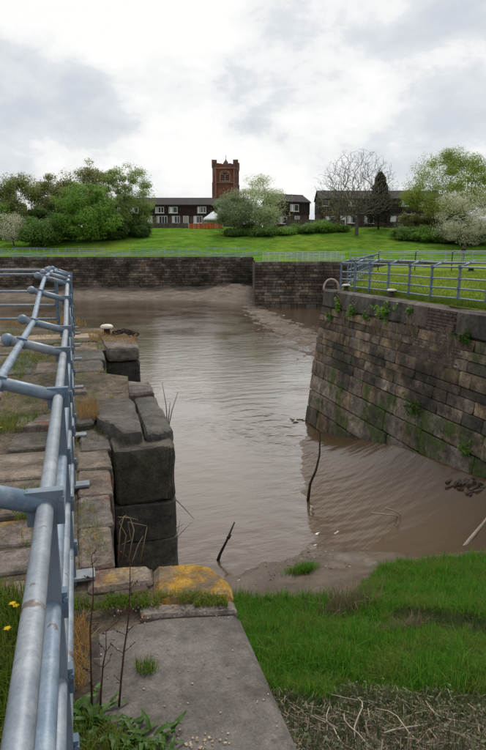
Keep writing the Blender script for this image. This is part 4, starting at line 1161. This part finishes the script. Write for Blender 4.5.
def conifer(label, u, D, vtop, wpx, vb):
    s = sat(u, D); zb = zat(u, vb, D); Hh = zat(u, vtop, D) - zb; W = wpx * D / F; rng = np.random.default_rng(5)
    e = empty('conifer', SD(s, D, zb), 0); tag(e, label, 'tree')
    MB().tube([(0, 0, -.2), (0, 0, Hh * .5), (0, 0, Hh * .97)], [.2, .12, .02], 7).build('trunk', M['bark'], e, True)
    k = 14000; t = rng.random(k) ** .75; rad = (1 - t) ** .5 * W / 2 * (0.82 + .25 * np.sin(t * 37) * .4 + .2 * rng.random(k)); a = rng.uniform(0, 6.283, k)
    rad *= np.sqrt(rng.uniform(.25, 1, k)); t2 = 1 - t; z = Hh * (.04 + .96 * t)
    leaf_mesh('crown', np.stack([rad * np.cos(a), rad * np.sin(a), z], 1), .3, M['leaf_conifer'], e, rng, aspect=.4)


conifer('dark narrow conifer beside the leafless tree', 378.5, 121, 172, 30, 229)
tree('lime_tree', 'big spreading yellow-green tree at the right above the white hawthorn', 446, 110, 149, 86, 'leaf_lime', 'bark', 24, 46000, .25, .09, clumps=210, low=.22, dome=.55, shell=.45)
tree('olive_tree', 'olive tree cut by the right edge of the picture', 497, 116, 153, 40, 'leaf_olive', 'bark', 25, 12000, .28, .10)
tree('hawthorn_tree', 'white blossoming hawthorn at the right edge before the hedge', 468, 98, 189, 66, 'blossom', 'bark', 26, 22000, .19, .10, clumps=150, low=.03)
for i, (u, w, vt, D, lf) in enumerate(((404, 30, 225, 106, 'leaf_hedge'), (428, 36, 226, 104, 'leaf_bright'), (450, 32, 228, 103, 'leaf_dark'), (474, 36, 227, 101, 'leaf_hedge'), (412, 26, 211, 116, 'leaf_brownish'), (432, 28, 206, 117, 'leaf_brownish'), (458, 34, 211, 114, 'leaf_dark'), (494, 34, 220, 101, 'leaf_hedge'))):
    tree('hedge_bush', ['leftmost hedge bush below the right terrace', 'second hedge bush below the right terrace', 'dark hedge bush left of the hawthorn', 'hedge bush under the white hawthorn', 'brownish bush in front of the terrace below the lime-green tree',
                        'taller brownish bush by the trunk of the lime-green tree', 'dark bush behind the white hawthorn', 'hedge bush at the right edge of the picture'][i], u, D, vt, w, lf, 'bark', 70 + i, 9000, .27, .13, cat='bush', trunk=.1, low=.0, lumpy=.5)


# ------------------------------------------------------------------ grass and weeds
def blades(name, P, h, w, mat, parent=None, rng=NP, lean=.35, kind='stuff', label=None, cat=None, seg=2):
    """P (k,3) roots, h heights array"""
    k = len(P); a = rng.uniform(0, 2 * math.pi, k); ln = rng.normal(0, lean, k)[:, None] * h[:, None]
    d = np.stack([np.cos(a), np.sin(a), 0 * a], 1); t = rng.uniform(0, 2 * math.pi, k); x = np.stack([np.cos(t), np.sin(t), 0 * t], 1) * (w if np.isscalar(w) else w[:, None])
    up = np.array([0, 0, 1.0]) * h[:, None]
    m1 = P + up * .55 + d * ln * .3; m2 = P + up * (1 - .25 * np.abs(ln / h[:, None])) + d * ln
    V = np.stack([P - x * .5, P + x * .5, m1 - x * .38, m1 + x * .38, m2], 1).reshape(-1, 3)
    b = np.arange(k)[:, None] * 5
    F1 = b + np.array([[0, 1, 3]]); F2 = b + np.array([[0, 3, 2]]); F3 = b + np.array([[2, 3, 4]])
    o = mesh_np(name, V, np.concatenate([F1, F2, F3], 0), mat, parent)
    if kind:
        o['kind'] = kind
    if label:
        o['label'] = label
    if cat:
        o['category'] = cat
    return o


def pixarr(P):
    q = P - CAM; w = q @ FW
    return CX + F * (q @ RT) / w, CY - F * (q @ UP) / w


k = 640000
X = NP.uniform(.66, 8.3, k); Y = NP.uniform(-1, 10.5, k); Z = bank_z(X, Y); P = np.stack([X, Y, Z], 1); U, V_ = pixarr(P)
edge = np.interp(U, [220, 300, 335, 348, 362, 380, 400, 486, 520, 760], [600, 601, 604, 606, 588, 572, 566, 559, 557, 552])
nz = lump(X * 1.6, Y * 1.6) + .6 * lump(X * 4.1 + 3, Y * 4.1)
okb = (U > 160) & (U < 760) & (V_ > edge) & (V_ < 880)
deb = np.interp(U, [240, 300, 340, 400, 486], [690, 697, 700, 704, 700]) + nz * 9
thin = np.exp(-((V_ - np.interp(U, [240, 330, 400, 486], [640, 634, 618, 634])) / 11.0) ** 2) * (.45 + .55 * sstep(370, 440, U)) * (1 + .35 * nz)
bare = (thin > .72) & (nz > .3) & (NP.random(k) < .9)
dens = (1 - .76 * sstep(-24, 30, V_ - deb)) * np.where(thin > .45, .75, 1.0)
keep = okb & ~bare & (NP.random(k) < dens * np.clip((Y + 2) / 8, .3, 1))
thinm = keep & ((thin > .5) | (V_ > deb))
lush = keep & ~thinm
Pl = P[lush]; hl = (.06 + .15 * NP.random(len(Pl)) ** 1.3) * (1 + .55 * nz[lush] + .35 * lump(Pl[:, 0] * 9, Pl[:, 1] * 9)).clip(.35, 1.7)
dry_ = NP.random(len(Pl)) < .035
Pd, hd = Pl[dry_], hl[dry_] * 1.15
blades('marsh_grass', Pd, hd, .006, M['strawgrass'], label='scattered straw coloured blades among the lush marsh grass', cat='grass')
blades('marsh_grass', Pl, hl, .0075, M['marsh'], lean=.6, label='lush bright green marsh grass on the mud bank in the lock', cat='grass')
Pt = P[thinm]; blades('marsh_grass', Pt, .07 + .08 * NP.random(len(Pt)), .007, M['marsh_thin'], label='thin muddy grey-green grass between the lush patches', cat='grass')
# small island tuft on the shore mud
c = atz(302, 579, -4.3); k = 900
Pi = np.stack([c[0] + NP.normal(0, .14, k), c[1] + NP.normal(0, .07, k), np.zeros(k)], 1); Pi[:, 2] = bank_z(Pi[:, 0], Pi[:, 1])
blades('grass_tuft', Pi, .09 + .1 * NP.random(k), .007, M['marsh'], kind=None, label='small round grass tuft alone on the shore mud', cat='grass')
# dry stalk clump at the shore and dry tuft
for (u, v, nk, hh, lab, sx) in ((345, 618, 420, .55, 'clump of dry brown stalks at the edge of the marsh grass', .22), (410, 640, 260, .28, 'small dry straw tuft in the middle of the marsh grass', .12), (375, 640, 160, .16, 'flat patch of dry stalks beside the straw tuft', .12)):
    c = atz(u, v, -3.9); c = atz(u, v, float(bank_z(c[0], c[1]))); c = atz(u, v, float(bank_z(c[0], c[1])))
    Pi = np.stack([c[0] + NP.normal(0, sx, nk), c[1] + NP.normal(0, sx * .6, nk), np.zeros(nk)], 1); Pi[:, 2] = bank_z(Pi[:, 0], Pi[:, 1])
    blades('dry_tuft', Pi, hh * NP.uniform(.35, 1.1, nk), .008, M['dryleaf'], kind=None, label=lab, cat='tuft', lean=.5)
# wrack line of dead stems at the foot of the frame
k = 15000; X = NP.uniform(.66, 5.2, k); Y = NP.uniform(1.2, 6.5, k); Z = bank_z(X, Y); P = np.stack([X, Y, Z], 1); U, V_ = pixarr(P)
nz = lump(X * 1.6, Y * 1.6) + .6 * lump(X * 4.1 + 3, Y * 4.1)
ok = (V_ > np.interp(U, [240, 300, 340, 400, 486], [684, 692, 697, 700, 696]) + nz * 9) & (V_ < 880) & (U > 200) & (U < 700)
C = P[ok] + np.array([0, 0, .02]) + np.abs(NP.normal(0, .02, (ok.sum(), 3))) * np.array([0, 0, 1])
k = len(C); a = NP.uniform(0, 6.283, k); L = NP.uniform(.04, .22, k) ** 1.0; w = NP.uniform(.004, .010, k)
d = np.stack([np.cos(a), np.sin(a), NP.normal(0, .28, k)], 1) * L[:, None]; x = np.stack([-np.sin(a), np.cos(a), NP.normal(0, .3, k)], 1) * w[:, None]
Vv = np.stack([C - d / 2 - x / 2, C - d / 2 + x / 2, C + d / 2 + x / 2, C + d / 2 - x / 2], 1).reshape(-1, 3)
o = mesh_np('dead_stems', Vv, np.arange(k)[:, None] * 4 + np.array([[0, 1, 2, 3]]), M['debris']); tag(o, 'tangle of dead stems and debris on the mud at the lower right', 'debris', kind='stuff')
ks = 2600; pw = np.clip(lump(C[:, 0] * 3, C[:, 1] * 3) + .1, .02, 1); sel = NP.choice(len(C), min(ks, len(C)), replace=False, p=pw / pw.sum())
o = leaf_mesh('weed_leaves', C[sel] + np.array([0, 0, .05]) + NP.normal(0, .03, (len(sel), 3)), .045, M['paleweed'], None, NP); tag(o, 'scattered grey-green weed leaves over the dead stems', 'weed', kind='stuff')
br = random.Random(3)
for i in range(9):
    u, v = br.uniform(320, 480), br.uniform(706, 748); c = atz(u, v, -2.6); c = atz(u, v, float(bank_z(c[0], c[1]))); c = atz(u, v, float(bank_z(c[0], c[1])))
    a = br.uniform(0, 3.14); pts = [(t * .5 * math.cos(a) + .05 * math.sin(t * 5 + i), t * .5 * math.sin(a), .03 + .10 * math.sin((t + 1) * 1.6 + i) ** 2) for t in np.linspace(-.6, .6, 7)]
    ob = MB().tube(pts, [.006, .007, .007, .006, .006, .005, .003], 5).build('dead_branch', M['driftwood'], None, True); ob.location = c
    tag(ob, 'thin bleached dead branch lying in the wrack at the lower right', 'branch', 'dead branches in the wrack')

# shore clods: ragged mud lumps at the water's edge
cm = MB(); rr_ = random.Random(8)
for i in range(420):
    x, y = rr_.uniform(1.2, 4.6), rr_.uniform(9.2, 10.8); zc = float(bank_z(x, y)) - .006; s = rr_.uniform(.012, .04)
    cm.box((x, y, zc), (s * 2.4, s, s * .4), Matrix.Rotation(rr_.uniform(0, 3), 3, 'Z') @ Matrix.Rotation(rr_.uniform(-.4, .4), 3, 'X'))
o = cm.build('mud_clods', M['mud']); tag(o, 'ragged little clods of mud along the near water edge', 'mud', kind='stuff')

# quay grass patches (pixel outlines on the quay top)
def patch_blades(name, label, poly, z, n, h, mat, w=.005, sparse=0.0):
    poly = np.array(poly, float); u = NP.uniform(poly[:, 0].min(), poly[:, 0].max(), n * 4); v = NP.uniform(poly[:, 1].min(), poly[:, 1].max(), n * 4)
    ins = np.zeros(len(u), bool); j = len(poly) - 1
    for i in range(len(poly)):
        c = ((poly[i, 1] > v) != (poly[j, 1] > v)) & (u < (poly[j, 0] - poly[i, 0]) * (v - poly[i, 1]) / (poly[j, 1] - poly[i, 1] + 1e-9) + poly[i, 0]); ins ^= c; j = i
    u, v = u[ins][:n], v[ins][:n]
    P = np.array([atz(a, b, z) for a, b in zip(u, v)])
    if sparse:
        q = lump(P[:, 0] * 6, P[:, 1] * 6) > sparse; P = P[q]
    o = blades(name, P, h * NP.uniform(.4, 1.15, len(P)), w, mat, lean=.55); tag(o, label, 'grass', kind='stuff')
    return o


patch_blades('quay_grass_blades', 'bright green grass with dandelions left of the near railing', [(-60, 588), (48, 594), (60, 600), (56, 680), (50, 800), (-60, 800)], 0, 9000, .09, M['grass'], .0055)
patch_blades('quay_grass_blades', 'grass strip in the joint between slab and lichen stone', [(70, 600), (140, 596), (200, 594), (226, 600), (228, 607), (150, 608), (108, 611), (70, 612)], 0, 2200, .045, M['grass'], .004, -.25)
patch_blades('quay_grass_blades', 'dry straw grass tufts between railing foot and slab', [(66, 622), (84, 622), (90, 640), (84, 690), (66, 690)], 0, 700, .08, M['strawgrass'], .0035)
patch_blades('quay_grass_blades', 'green grass patch behind the railing beyond the brown slab', [(-60, 398), (30, 398), (52, 392), (54, 410), (22, 432), (-60, 436)], 0.02, 5000, .09, M['grass'], .006)
patch_blades('quay_grass_blades', 'small green grass patch behind the middle of the railing', [(18, 346), (62, 342), (62, 356), (40, 362), (22, 380), (10, 376)], .2, 2200, .09, M['grass'], .007, -.3)
patch_blades('quay_grass_blades', 'narrow grass strip left of the clamp on the near railing', [(-60, 492), (50, 488), (56, 500), (30, 522), (-60, 530)], 0, 1800, .06, M['grass'], .005, -.1)
patch_blades('quay_grass_blades', 'orange dry grass tuft on the pier beside the railing', [(76, 402), (96, 398), (103, 412), (100, 420), (80, 420)], .05, 900, .11, M['strawgrass'], .004)
patch_blades('quay_grass_blades', 'dry grass round the foot of the left bollard', [(88, 333), (112, 331), (136, 338), (136, 344), (118, 343), (90, 341)], .26, 900, .08, M['strawgrass'], .006)
patch_blades('quay_grass_blades', 'grass tuft growing on the near concrete slab', [(136, 664), (152, 662), (160, 670), (150, 676), (136, 674)], 0, 160, .05, M['grass'], .003)
patch_blades('quay_grass_blades', 'brown dry grass along the far end of left quay', [(0, 321), (70, 318), (88, 326), (60, 327), (0, 327)], .27, 1500, .12, M['strawgrass'], .007, -.1)
patch_blades('quay_grass_blades', 'low mixed grass by the railing feet on the recess ledge', [(78, 505), (92, 500), (100, 520), (112, 552), (80, 560)], 0, 260, .04, M['grass'], .003)
k = 30000; x = NP.uniform(-4, .3, k); y = NP.uniform(2.4, 10.9, k); q = (lump(x * 2.6, y * 2.6) + .5 * lump(x * 7, y * 7 + 2)) > .15; q &= ~((y > 2.9) & (y < 5.1) & (x > -.12)); q &= ~((y > 3.6) & (y < 5.0)); q &= ~((x > .0) & (y > 7) & (y < 8.6))
x, y = x[q], y[q]; P = np.stack([x, y, np.array([qz(a, b) for a, b in zip(x, y)])], 1); hh = .03 + .06 * NP.random(len(x))
m_ = NP.random(len(x)) < .55
o = blades('quay_grass_blades', P[m_], hh[m_], .006, M['grass'], lean=.6); tag(o, 'sparse green grass in the soil and joints of the left quay', 'grass', kind='stuff')
o = blades('quay_grass_blades', P[~m_], hh[~m_], .006, M['strawgrass'], lean=.7); tag(o, 'sparse straw coloured grass in the joints of the left quay', 'grass', kind='stuff')
patch_blades('quay_grass_blades', 'thick green grass among the dock leaves at the bottom left', [(64, 702), (92, 716), (120, 734), (150, 748), (170, 770), (60, 770)], 0, 1000, .06, M['grass'], .004)
# grass along the right quay
k = 16000; y = NP.uniform(8, 19.3, k); x = RXT + .62 + np.abs(NP.normal(0, .55, k)) + .25 * np.abs(lump(y * 2, y)) * NP.random(k)
P = np.stack([x, y, right_z(x, y)], 1); o = blades('quay_grass_blades', P, .07 + .15 * NP.random(k) * (lump(x * 3, y * 2) > -.2), .009, M['grass'], lean=.5); tag(o, 'rough grass fringe along the top of the right lock wall', 'grass', kind='stuff')
k = 42000; y = NP.uniform(8, 32, k); x = 9 + NP.random(k) * (y * .62); ok = (x < 9 + (y - 6) * .9)
P = np.stack([x, y, right_z(x, y)], 1); P = P[(x > 8.6 + np.maximum(0, (y - 19) * .62))]; o = blades('quay_grass_blades', P, .05 + .07 * NP.random(len(P)), .012, M['grass'], lean=.5); tag(o, 'short lawn grass on the lock island behind the right railing', 'grass', kind='stuff')


gp = MB(); gr_ = random.Random(12)
for i in range(150):
    u, v = (gr_.gauss(200, 16), gr_.gauss(742, 6)) if i < 50 else (gr_.uniform(112, 228), 604 + abs(gr_.gauss(0, 7))) if i < 100 else (gr_.uniform(90, 280), gr_.uniform(612, 748))
    c = atz(u, v, .0); s_ = gr_.uniform(.0015, .005) * (1.4 if i < 50 else 1)
    if -.02 < c[0] < .6:
        gp.box((c[0], c[1], .002), (s_ * 1.6, s_ * 1.2, s_), Matrix.Rotation(gr_.uniform(0, 3), 3, 'Z') @ Matrix.Rotation(gr_.uniform(-.6, .6), 3, 'X'))
o = gp.build('grit', M['pale_slab']); tag(o, 'loose pale grit and chippings scattered on the near slab', 'grit', kind='stuff')


# dead dock stems and dock leaves near the camera
def dead_stem(label, u, v, pts_uv, seed):
    base = atz(u, v, 0); e = empty('dead_weed', base); tag(e, label, 'weed'); y0 = base[1]; rr = random.Random(seed)
    P = [aty(a, b, y0 + .0) - base for a, b in pts_uv]; k = len(P)
    MB().tube(P, [.0042 - .0030 * i / (k - 1) for i in range(k)], 6).build('stem', M['redstem'], e, True)
    for i in range(1, k):
        for j in range(2):
            q = np.array(P[i]) * rr.uniform(.92, 1.0); a = rr.choice((-1, 1)) * rr.uniform(.5, 1.0); L = rr.uniform(.02, .06)
            t = q + np.array([math.sin(a) * L, rr.uniform(-.02, .02), math.cos(a) * L])
            m = MB().tube([q, (q + t) / 2 + np.array([rr.uniform(-.006, .006), 0, -.003]), t], [.0016, .0012, .0008], 4)
            for _ in range(3):
                c = q + (t - q) * rr.uniform(.4, 1); s = rr.uniform(.002, .0045); m.box(c, (s, s, s * 1.4), Matrix.Rotation(rr.uniform(0, 3), 3, 'X'))
            m.build('side_twig', M['redstem'], e)
    return e


dead_stem('tall dark red forked dead stem, right one of the pair on near slab', 119, 706, [(119, 706), (121, 680), (124, 650), (127, 630), (129, 612), (130, 580), (130, 560)], 1)
dead_stem('tall thin dead stem beside the railing, left one on the near slab', 92, 712, [(92, 712), (91, 670), (90, 630), (93, 600), (93, 570), (91, 556)], 3)
dead_stem('short dark dead stem between the two tall ones', 100, 712, [(100, 712), (101, 690), (103, 665), (106, 650), (106, 630)], 4)


def dock_plant(label, u, v, n, L, seed, z=0.0, spread=.03):
    c = atz(u, v, z); e = empty('dock_plant', c); tag(e, label, 'plant', None); rr = random.Random(seed)
    for i in range(n):
        a = rr.uniform(0, 6.283); l = L * rr.uniform(.55, 1.1); w = l * rr.uniform(.12, .22); el = rr.uniform(.35, 1.2)
        ox, oy = rr.gauss(0, spread * 1.6), rr.gauss(0, spread); V = []; k = 7
        for j in range(k + 1):
            t = j / k; bend = el - t * rr.uniform(.5, .8); rr2 = l * t
            px = ox + math.cos(a) * rr2 * math.cos(bend); py = oy + math.sin(a) * rr2 * math.cos(bend); pz = rr2 * math.sin(max(bend, -.1)) * .9 + .005
            ww_ = w * (math.sin(math.pi * min(1, t * .92 + .08)) ** .8) * (1 + .12 * math.sin(t * 19 + i)) * .5 + .0015
            sx, sy = -math.sin(a) * ww_, math.cos(a) * ww_
            V += [(px - sx, py - sy, pz + ww_ * .35), (px, py, pz), (px + sx, py + sy, pz + ww_ * .35)]
        Fc = [(j * 3 + q, j * 3 + q + 1, j * 3 + q + 4, j * 3 + q + 3) for j in range(k) for q in (0, 1)]
        mesh_np('leaf', V, Fc, M['dock'], e, True)
    return e


dock_plant('leafy green dock plant at the foot of the near railing', 84, 722, 30, .105, 1)
dock_plant('leafy green dock plant at the bottom under the dead stems', 128, 735, 34, .095, 2)
dock_plant('low green weed at the bottom edge right of the dock leaves', 165, 748, 18, .08, 3)
dock_plant('small leafy weed in the joint beside the lichen stone', 196, 598, 14, .05, 4, spread=.02)
dock_plant('green dock leaves on the ground under the near railing post', 66, 740, 22, .1, 5)
for i, (u, v) in enumerate(((8, 642), (13, 616), (1, 428), (16, 612))):
    c = atz(u, v + 6, .0); c[2] = 0.0; hgt = .09 if i < 2 else .06
    e = empty('dandelion', c); tag(e, ['nearest yellow dandelion left of the railing', 'second yellow dandelion a little farther along the railing', 'distant yellow dandelion at the left edge', 'small dandelion behind the second one'][i], 'flower')
    MB().tube([(0, 0, 0), (.004, 0, hgt)], .0018, 5).build('stalk', M['dock'], e)
    m = MB()
    for j in range(26):
        a = j * 2.4; rr_ = .006 + .011 * (j / 26); q = Vector((.004, 0, hgt)); d = Vector((math.cos(a), math.sin(a), .35 - .3 * j / 26)).normalized(); t = Vector((-math.sin(a), math.cos(a), 0)) * .0022
        m.add([q - t, q + t, q + d * rr_ + t, q + d * rr_ - t], [(0, 1, 2, 3)])
    m.build('flower_head', M['petal'], e)

# dead stalks in the recess and twigs on the pier
def twiggy(name, label, base, segs_uv, y, rad, mat, cat='twig'):
    e = None; org = Vector([float(c) for c in base]); m = MB()
    for pts in segs_uv:
        P = [Vector([float(c) for c in aty(u, v, y + dy)]) - org for u, v, dy in pts]; k = len(P)
        m.tube(P, [rad * (1 - .6 * i / (k - 1)) for i in range(k)], 5)
    o = m.build(name, M[mat], None, True); o.location = org; tag(o, label, cat); return o


twiggy('dry_stalks', 'tangle of pale dry stalks standing in the stone recess', (.3, 3.3, -.2), [[(118, 560, 0), (120, 530, 0), (124, 516, .05), (138, 520, .1)], [(122, 560, 0), (126, 535, 0), (119, 522, 0), (126, 515, 0)], [(128, 562, 0), (134, 530, .05), (130, 518, .1), (118, 517, 0)], [(140, 562, .1), (147, 527, .1)], [(132, 562, 0), (138, 545, .1), (143, 536, .1)], [(121, 545, 0), (131, 540, 0), (128, 522, 0), (147, 526, 0)]], 3.3, .004, 'dryleaf')
twiggy('bare_twig', 'thin upright twigs growing from the edge of the stone pier', (.73, 5.5, .1), [[(168, 432, 0), (166, 405, .05), (162, 382, .1)], [(168, 430, 0), (172, 410, .1), (178, 392, .1)], [(168, 425, 0), (170, 402, 0)]], 5.5, .006, 'twig')
twiggy('bare_twig', 'thin twigs leaning out over the water from the pier side', (.75, 5.0, -1), [[(172, 496, 0), (184, 508, .1), (194, 519, .2)], [(170, 545, 0), (182, 532, .1), (192, 522, .2)], [(172, 530, 0), (184, 524, .1)], [(166, 560, 0), (176, 540, .1), (180, 520, .2)]], 5.0, .0045, 'twig')


def on_water(u, v):
    z = WATER
    for _ in range(8):
        c = atz(u, v, z); z = .5 * z + .5 * max(WATER, float(silt_z(c[0], c[1])) if 8 < c[1] < 19.5 and c[0] > 3.2 else WATER)
    return atz(u, v, z)


c = on_water(310, 500)
twiggy('stick', 'tall curved dark stick standing in the water', c, [[(310, 512, 0), (308, 500, 0), (310, 484, 0), (316, 470, 0), (319.5, 455, .1), (320, 432, .1)]], c[1], .045, 'darkwood', 'stick')
c = atz(218, 560, WATER)
twiggy('stick', 'short dark stick slanting out of the water near the lichen stone', c, [[(216, 566, 0), (220, 554, 0), (227, 540, 0), (234.5, 522, .1)], [(228, 538, 0), (231, 535, .1)]], c[1], .038, 'darkwood', 'stick')
c = on_water(463, 548)
twiggy('branch', 'bleached pale branch slanting out of the water at the right edge', c, [[(459, 556, 0), (466, 545, .05), (474, 535, .1), (484, 523, .2), (494, 508, .3)]], c[1], .06, 'driftwood', 'branch')
c = on_water(402, 514)
twiggy('branch', 'fine bare twigs lying on the water surface right of the curved stick', c, [[(386, 508, .0), (395, 511, 0), (404, 517, 0), (408, 519, 0)], [(372, 513, 0), (392, 515, 0), (406, 518, 0)], [(408, 519, 0), (411, 512, 0)], [(404, 517, 0), (412, 520, 0)]], c[1], .016, 'driftwood', 'branch')
# weed-hung heap by the wall at the right edge
hm = MB(); rr_ = random.Random(9)
for i in range(40):
    y = 10.0 + rr_.gauss(0, .28); x = rface(-3) - rr_.uniform(.0, .55) + .1; zc = float(silt_z(min(x, 7.6), y)) - .03; s = rr_.uniform(.05, .12)
    hm.box((x, y, zc + .04 + (7.75 - x) * -.05), (s * 2.2, s * .8, s * .7), Matrix.Rotation(rr_.uniform(-.5, .5), 3, 'Z') @ Matrix.Rotation(rr_.uniform(-.5, .5), 3, 'Y'))
o = hm.build('silt_heap', M['matt_mud']); tag(o, 'ridged grey heap of silt and rubble against the wall foot at the right edge', 'rubble', kind='stuff')
hm = MB()
for i in range(22):
    c = atz(294 + rr_.gauss(0, 4), 421 + rr_.gauss(0, 2.5), WATER - .03); s = rr_.uniform(.04, .1); hm.box(c, (s * 2, s, s * .9), Matrix.Rotation(rr_.uniform(0, 3), 3, 'Z') @ Matrix.Rotation(rr_.uniform(-.4, .4), 3, 'X'))
o = hm.build('rubble_heap', M['mortar']); tag(o, 'dark rubble breaking the water at the foot of the wall corner', 'rubble', kind='stuff')


def wall_plant(label, u, v, n, R, leaf, seed, hang=.0, lsize=.09):
    c = atx(u, v, RXT - .1); c[0] = rface(c[2]) - .05; rng = np.random.default_rng(seed)
    e = empty('wall_plant', c); tag(e, label, 'plant')
    m = MB(); ends = []
    for i in range(9):
        t = np.array([-abs(rng.normal(0, R * .35)), rng.normal(0, R * .7), rng.normal(R * .25 - hang, R * .45)]); ends.append(t); m.tube([(.08, 0, 0), t * .5 + np.array([0, 0, .03]), t], [.012, .008, .004], 4)
    m.build('stem', M['twig'], e)
    C = np.array(ends)[rng.integers(0, 9, n)] * rng.uniform(.4, 1.1, (n, 1)) + rng.normal(0, R * .16, (n, 3))
    leaf_mesh('leaves', C, lsize, M[leaf], e, rng)


for i, a in enumerate(((386, 314, 260, .34, 'leaf_bright'), (340, 309, 180, .26, 'leaf_bright'), (353, 312, 200, .26, 'leaf_hedge'), (333, 318, 120, .2, 'leaf_hedge'), (366, 318, 110, .2, 'leaf_hedge'), (467, 341, 200, .2, 'dock'), (411, 312, 90, .15, 'leaf_hedge'), (424, 408, 160, .3, 'leaf_dark'), (478, 452, 140, .22, 'leaf_hedge'))):
    wall_plant(['largest leafy green plant on the upper part of the right wall', 'leafy plant below the coping nearest the wall corner', 'leafy plant on right wall below the first bollard', 'small dark weed hanging near the wall corner', 'small weed left of the largest wall plant',
                'bright green fern low under the brick patch of right wall', 'tiny weed under the coping near the second bollard', 'dark green moss tuft low on the right wall', 'green weed just above the silt heap'][i], *a, seed=90 + i)
for i, (u, v, n) in enumerate(((376, 330, 200), (345, 325, 120), (412, 333, 150), (400, 345, 120), (450, 345, 120), (338, 300, 80))):
    c = atx(u, v, RXT - .1); k = n; P = np.stack([np.full(k, 0.) - .02, NP.normal(0, .22, k), NP.normal(0, .2, k)], 1) + np.array([rface(c[2]) - .02, c[1], c[2]])
    o = blades('dry_tuft', P, NP.uniform(.1, .35, k), .01, M['dryleaf'], kind='stuff', lean=.9, label=['brown dry growth below the largest wall plant', 'brown dry growth near the wall corner', 'straw tuft on the middle of the right wall', 'lower straw tuft in the middle of right wall', 'straw tuft beneath the brick patch', 'thin straw stalks just under the corner coping'][i], cat='tuft')


# ------------------------------------------------------------------ person on the far bank
def person(label, u, D, vfoot):
    s = sat(u, D, 255); z0 = hz(s, D); e = empty('person', SD(s, D, z0), -TH); tag(e, label, 'person')
    J = {'pel': (0, 0, .92), 'wst': (0, .02, 1.08), 'chs': (0, -.02, 1.32), 'nek': (0, -.04, 1.46), 'hed': (0, -.06, 1.55), 'top': (0, -.06, 1.68), 'hl': (-.09, 0, .88), 'kl': (-.11, -.10, .48), 'al': (-.12, .06, .09), 'tl': (-.12, -.12, .04),
         'hr': (.09, 0, .88), 'kr': (.10, .04, .48), 'ar': (.10, .16, .10), 'tr': (.10, .0, .04), 'sl': (-.17, -.02, 1.38), 'el': (-.24, -.02, 1.10), 'wl': (-.22, -.18, .92), 'sr': (.17, -.02, 1.38), 'er': (.24, .02, 1.10), 'wr': (.22, -.14, .92)}
    ks = list(J); E = [('pel', 'wst'), ('wst', 'chs'), ('chs', 'nek'), ('nek', 'hed'), ('hed', 'top'), ('pel', 'hl'), ('hl', 'kl'), ('kl', 'al'), ('al', 'tl'), ('pel', 'hr'), ('hr', 'kr'), ('kr', 'ar'), ('ar', 'tr'), ('chs', 'sl'), ('sl', 'el'), ('el', 'wl'), ('chs', 'sr'), ('sr', 'er'), ('er', 'wr')]
    Rr = {'pel': .145, 'wst': .13, 'chs': .155, 'nek': .06, 'hed': .095, 'top': .07, 'hl': .09, 'kl': .062, 'al': .045, 'tl': .04, 'hr': .09, 'kr': .062, 'ar': .045, 'tr': .04, 'sl': .07, 'el': .05, 'wl': .036, 'sr': .07, 'er': .05, 'wr': .036}
    me = bpy.data.meshes.new('body'); me.from_pydata([J[k] for k in ks], [(ks.index(a), ks.index(b)) for a, b in E], []); o = bpy.data.objects.new('body', me); link(o, e)
    md = o.modifiers.new('skin', 'SKIN'); md.use_smooth_shade = True
    for i, k in enumerate(ks):
        me.skin_vertices[0].data[i].radius = (Rr[k], Rr[k] * .85); me.skin_vertices[0].data[i].use_root = (k == 'pel')
    o.modifiers.new('sub', 'SUBSURF').levels = 1; o.modifiers['sub'].render_levels = 2
    m, nt, b, out = new_mat('person_clothing'); tcz = N(nt, 'ShaderNodeSeparateXYZ', {0: N(nt, 'ShaderNodeTexCoord').outputs['Object']}).outputs[2]
    c = ramp(nt, mth(nt, 'DIVIDE', tcz, 2.0), [(.0, (.03, .03, .03)), (.06, (.2, .21, .24)), (.46, (.045, .035, .032)), (.735, (.4, .26, .2))], 'CONSTANT'); nt.links.new(c, b.inputs['Base Color']); b.inputs['Roughness'].default_value = .9
    me.materials.append(m)
    hm_ = MB(); hm_.lathe([(.085, -.02), (.108, .05), (.1, .11), (.06, .15), (.005, .165)], (0, -.045, 1.56), 12); hm_.build('hair', M['louvre'], e, True)


person('person in a dark jacket and grey trousers on the far bank path', 463.5, 64.0, 259)

scene.render.engine = 'CYCLES'
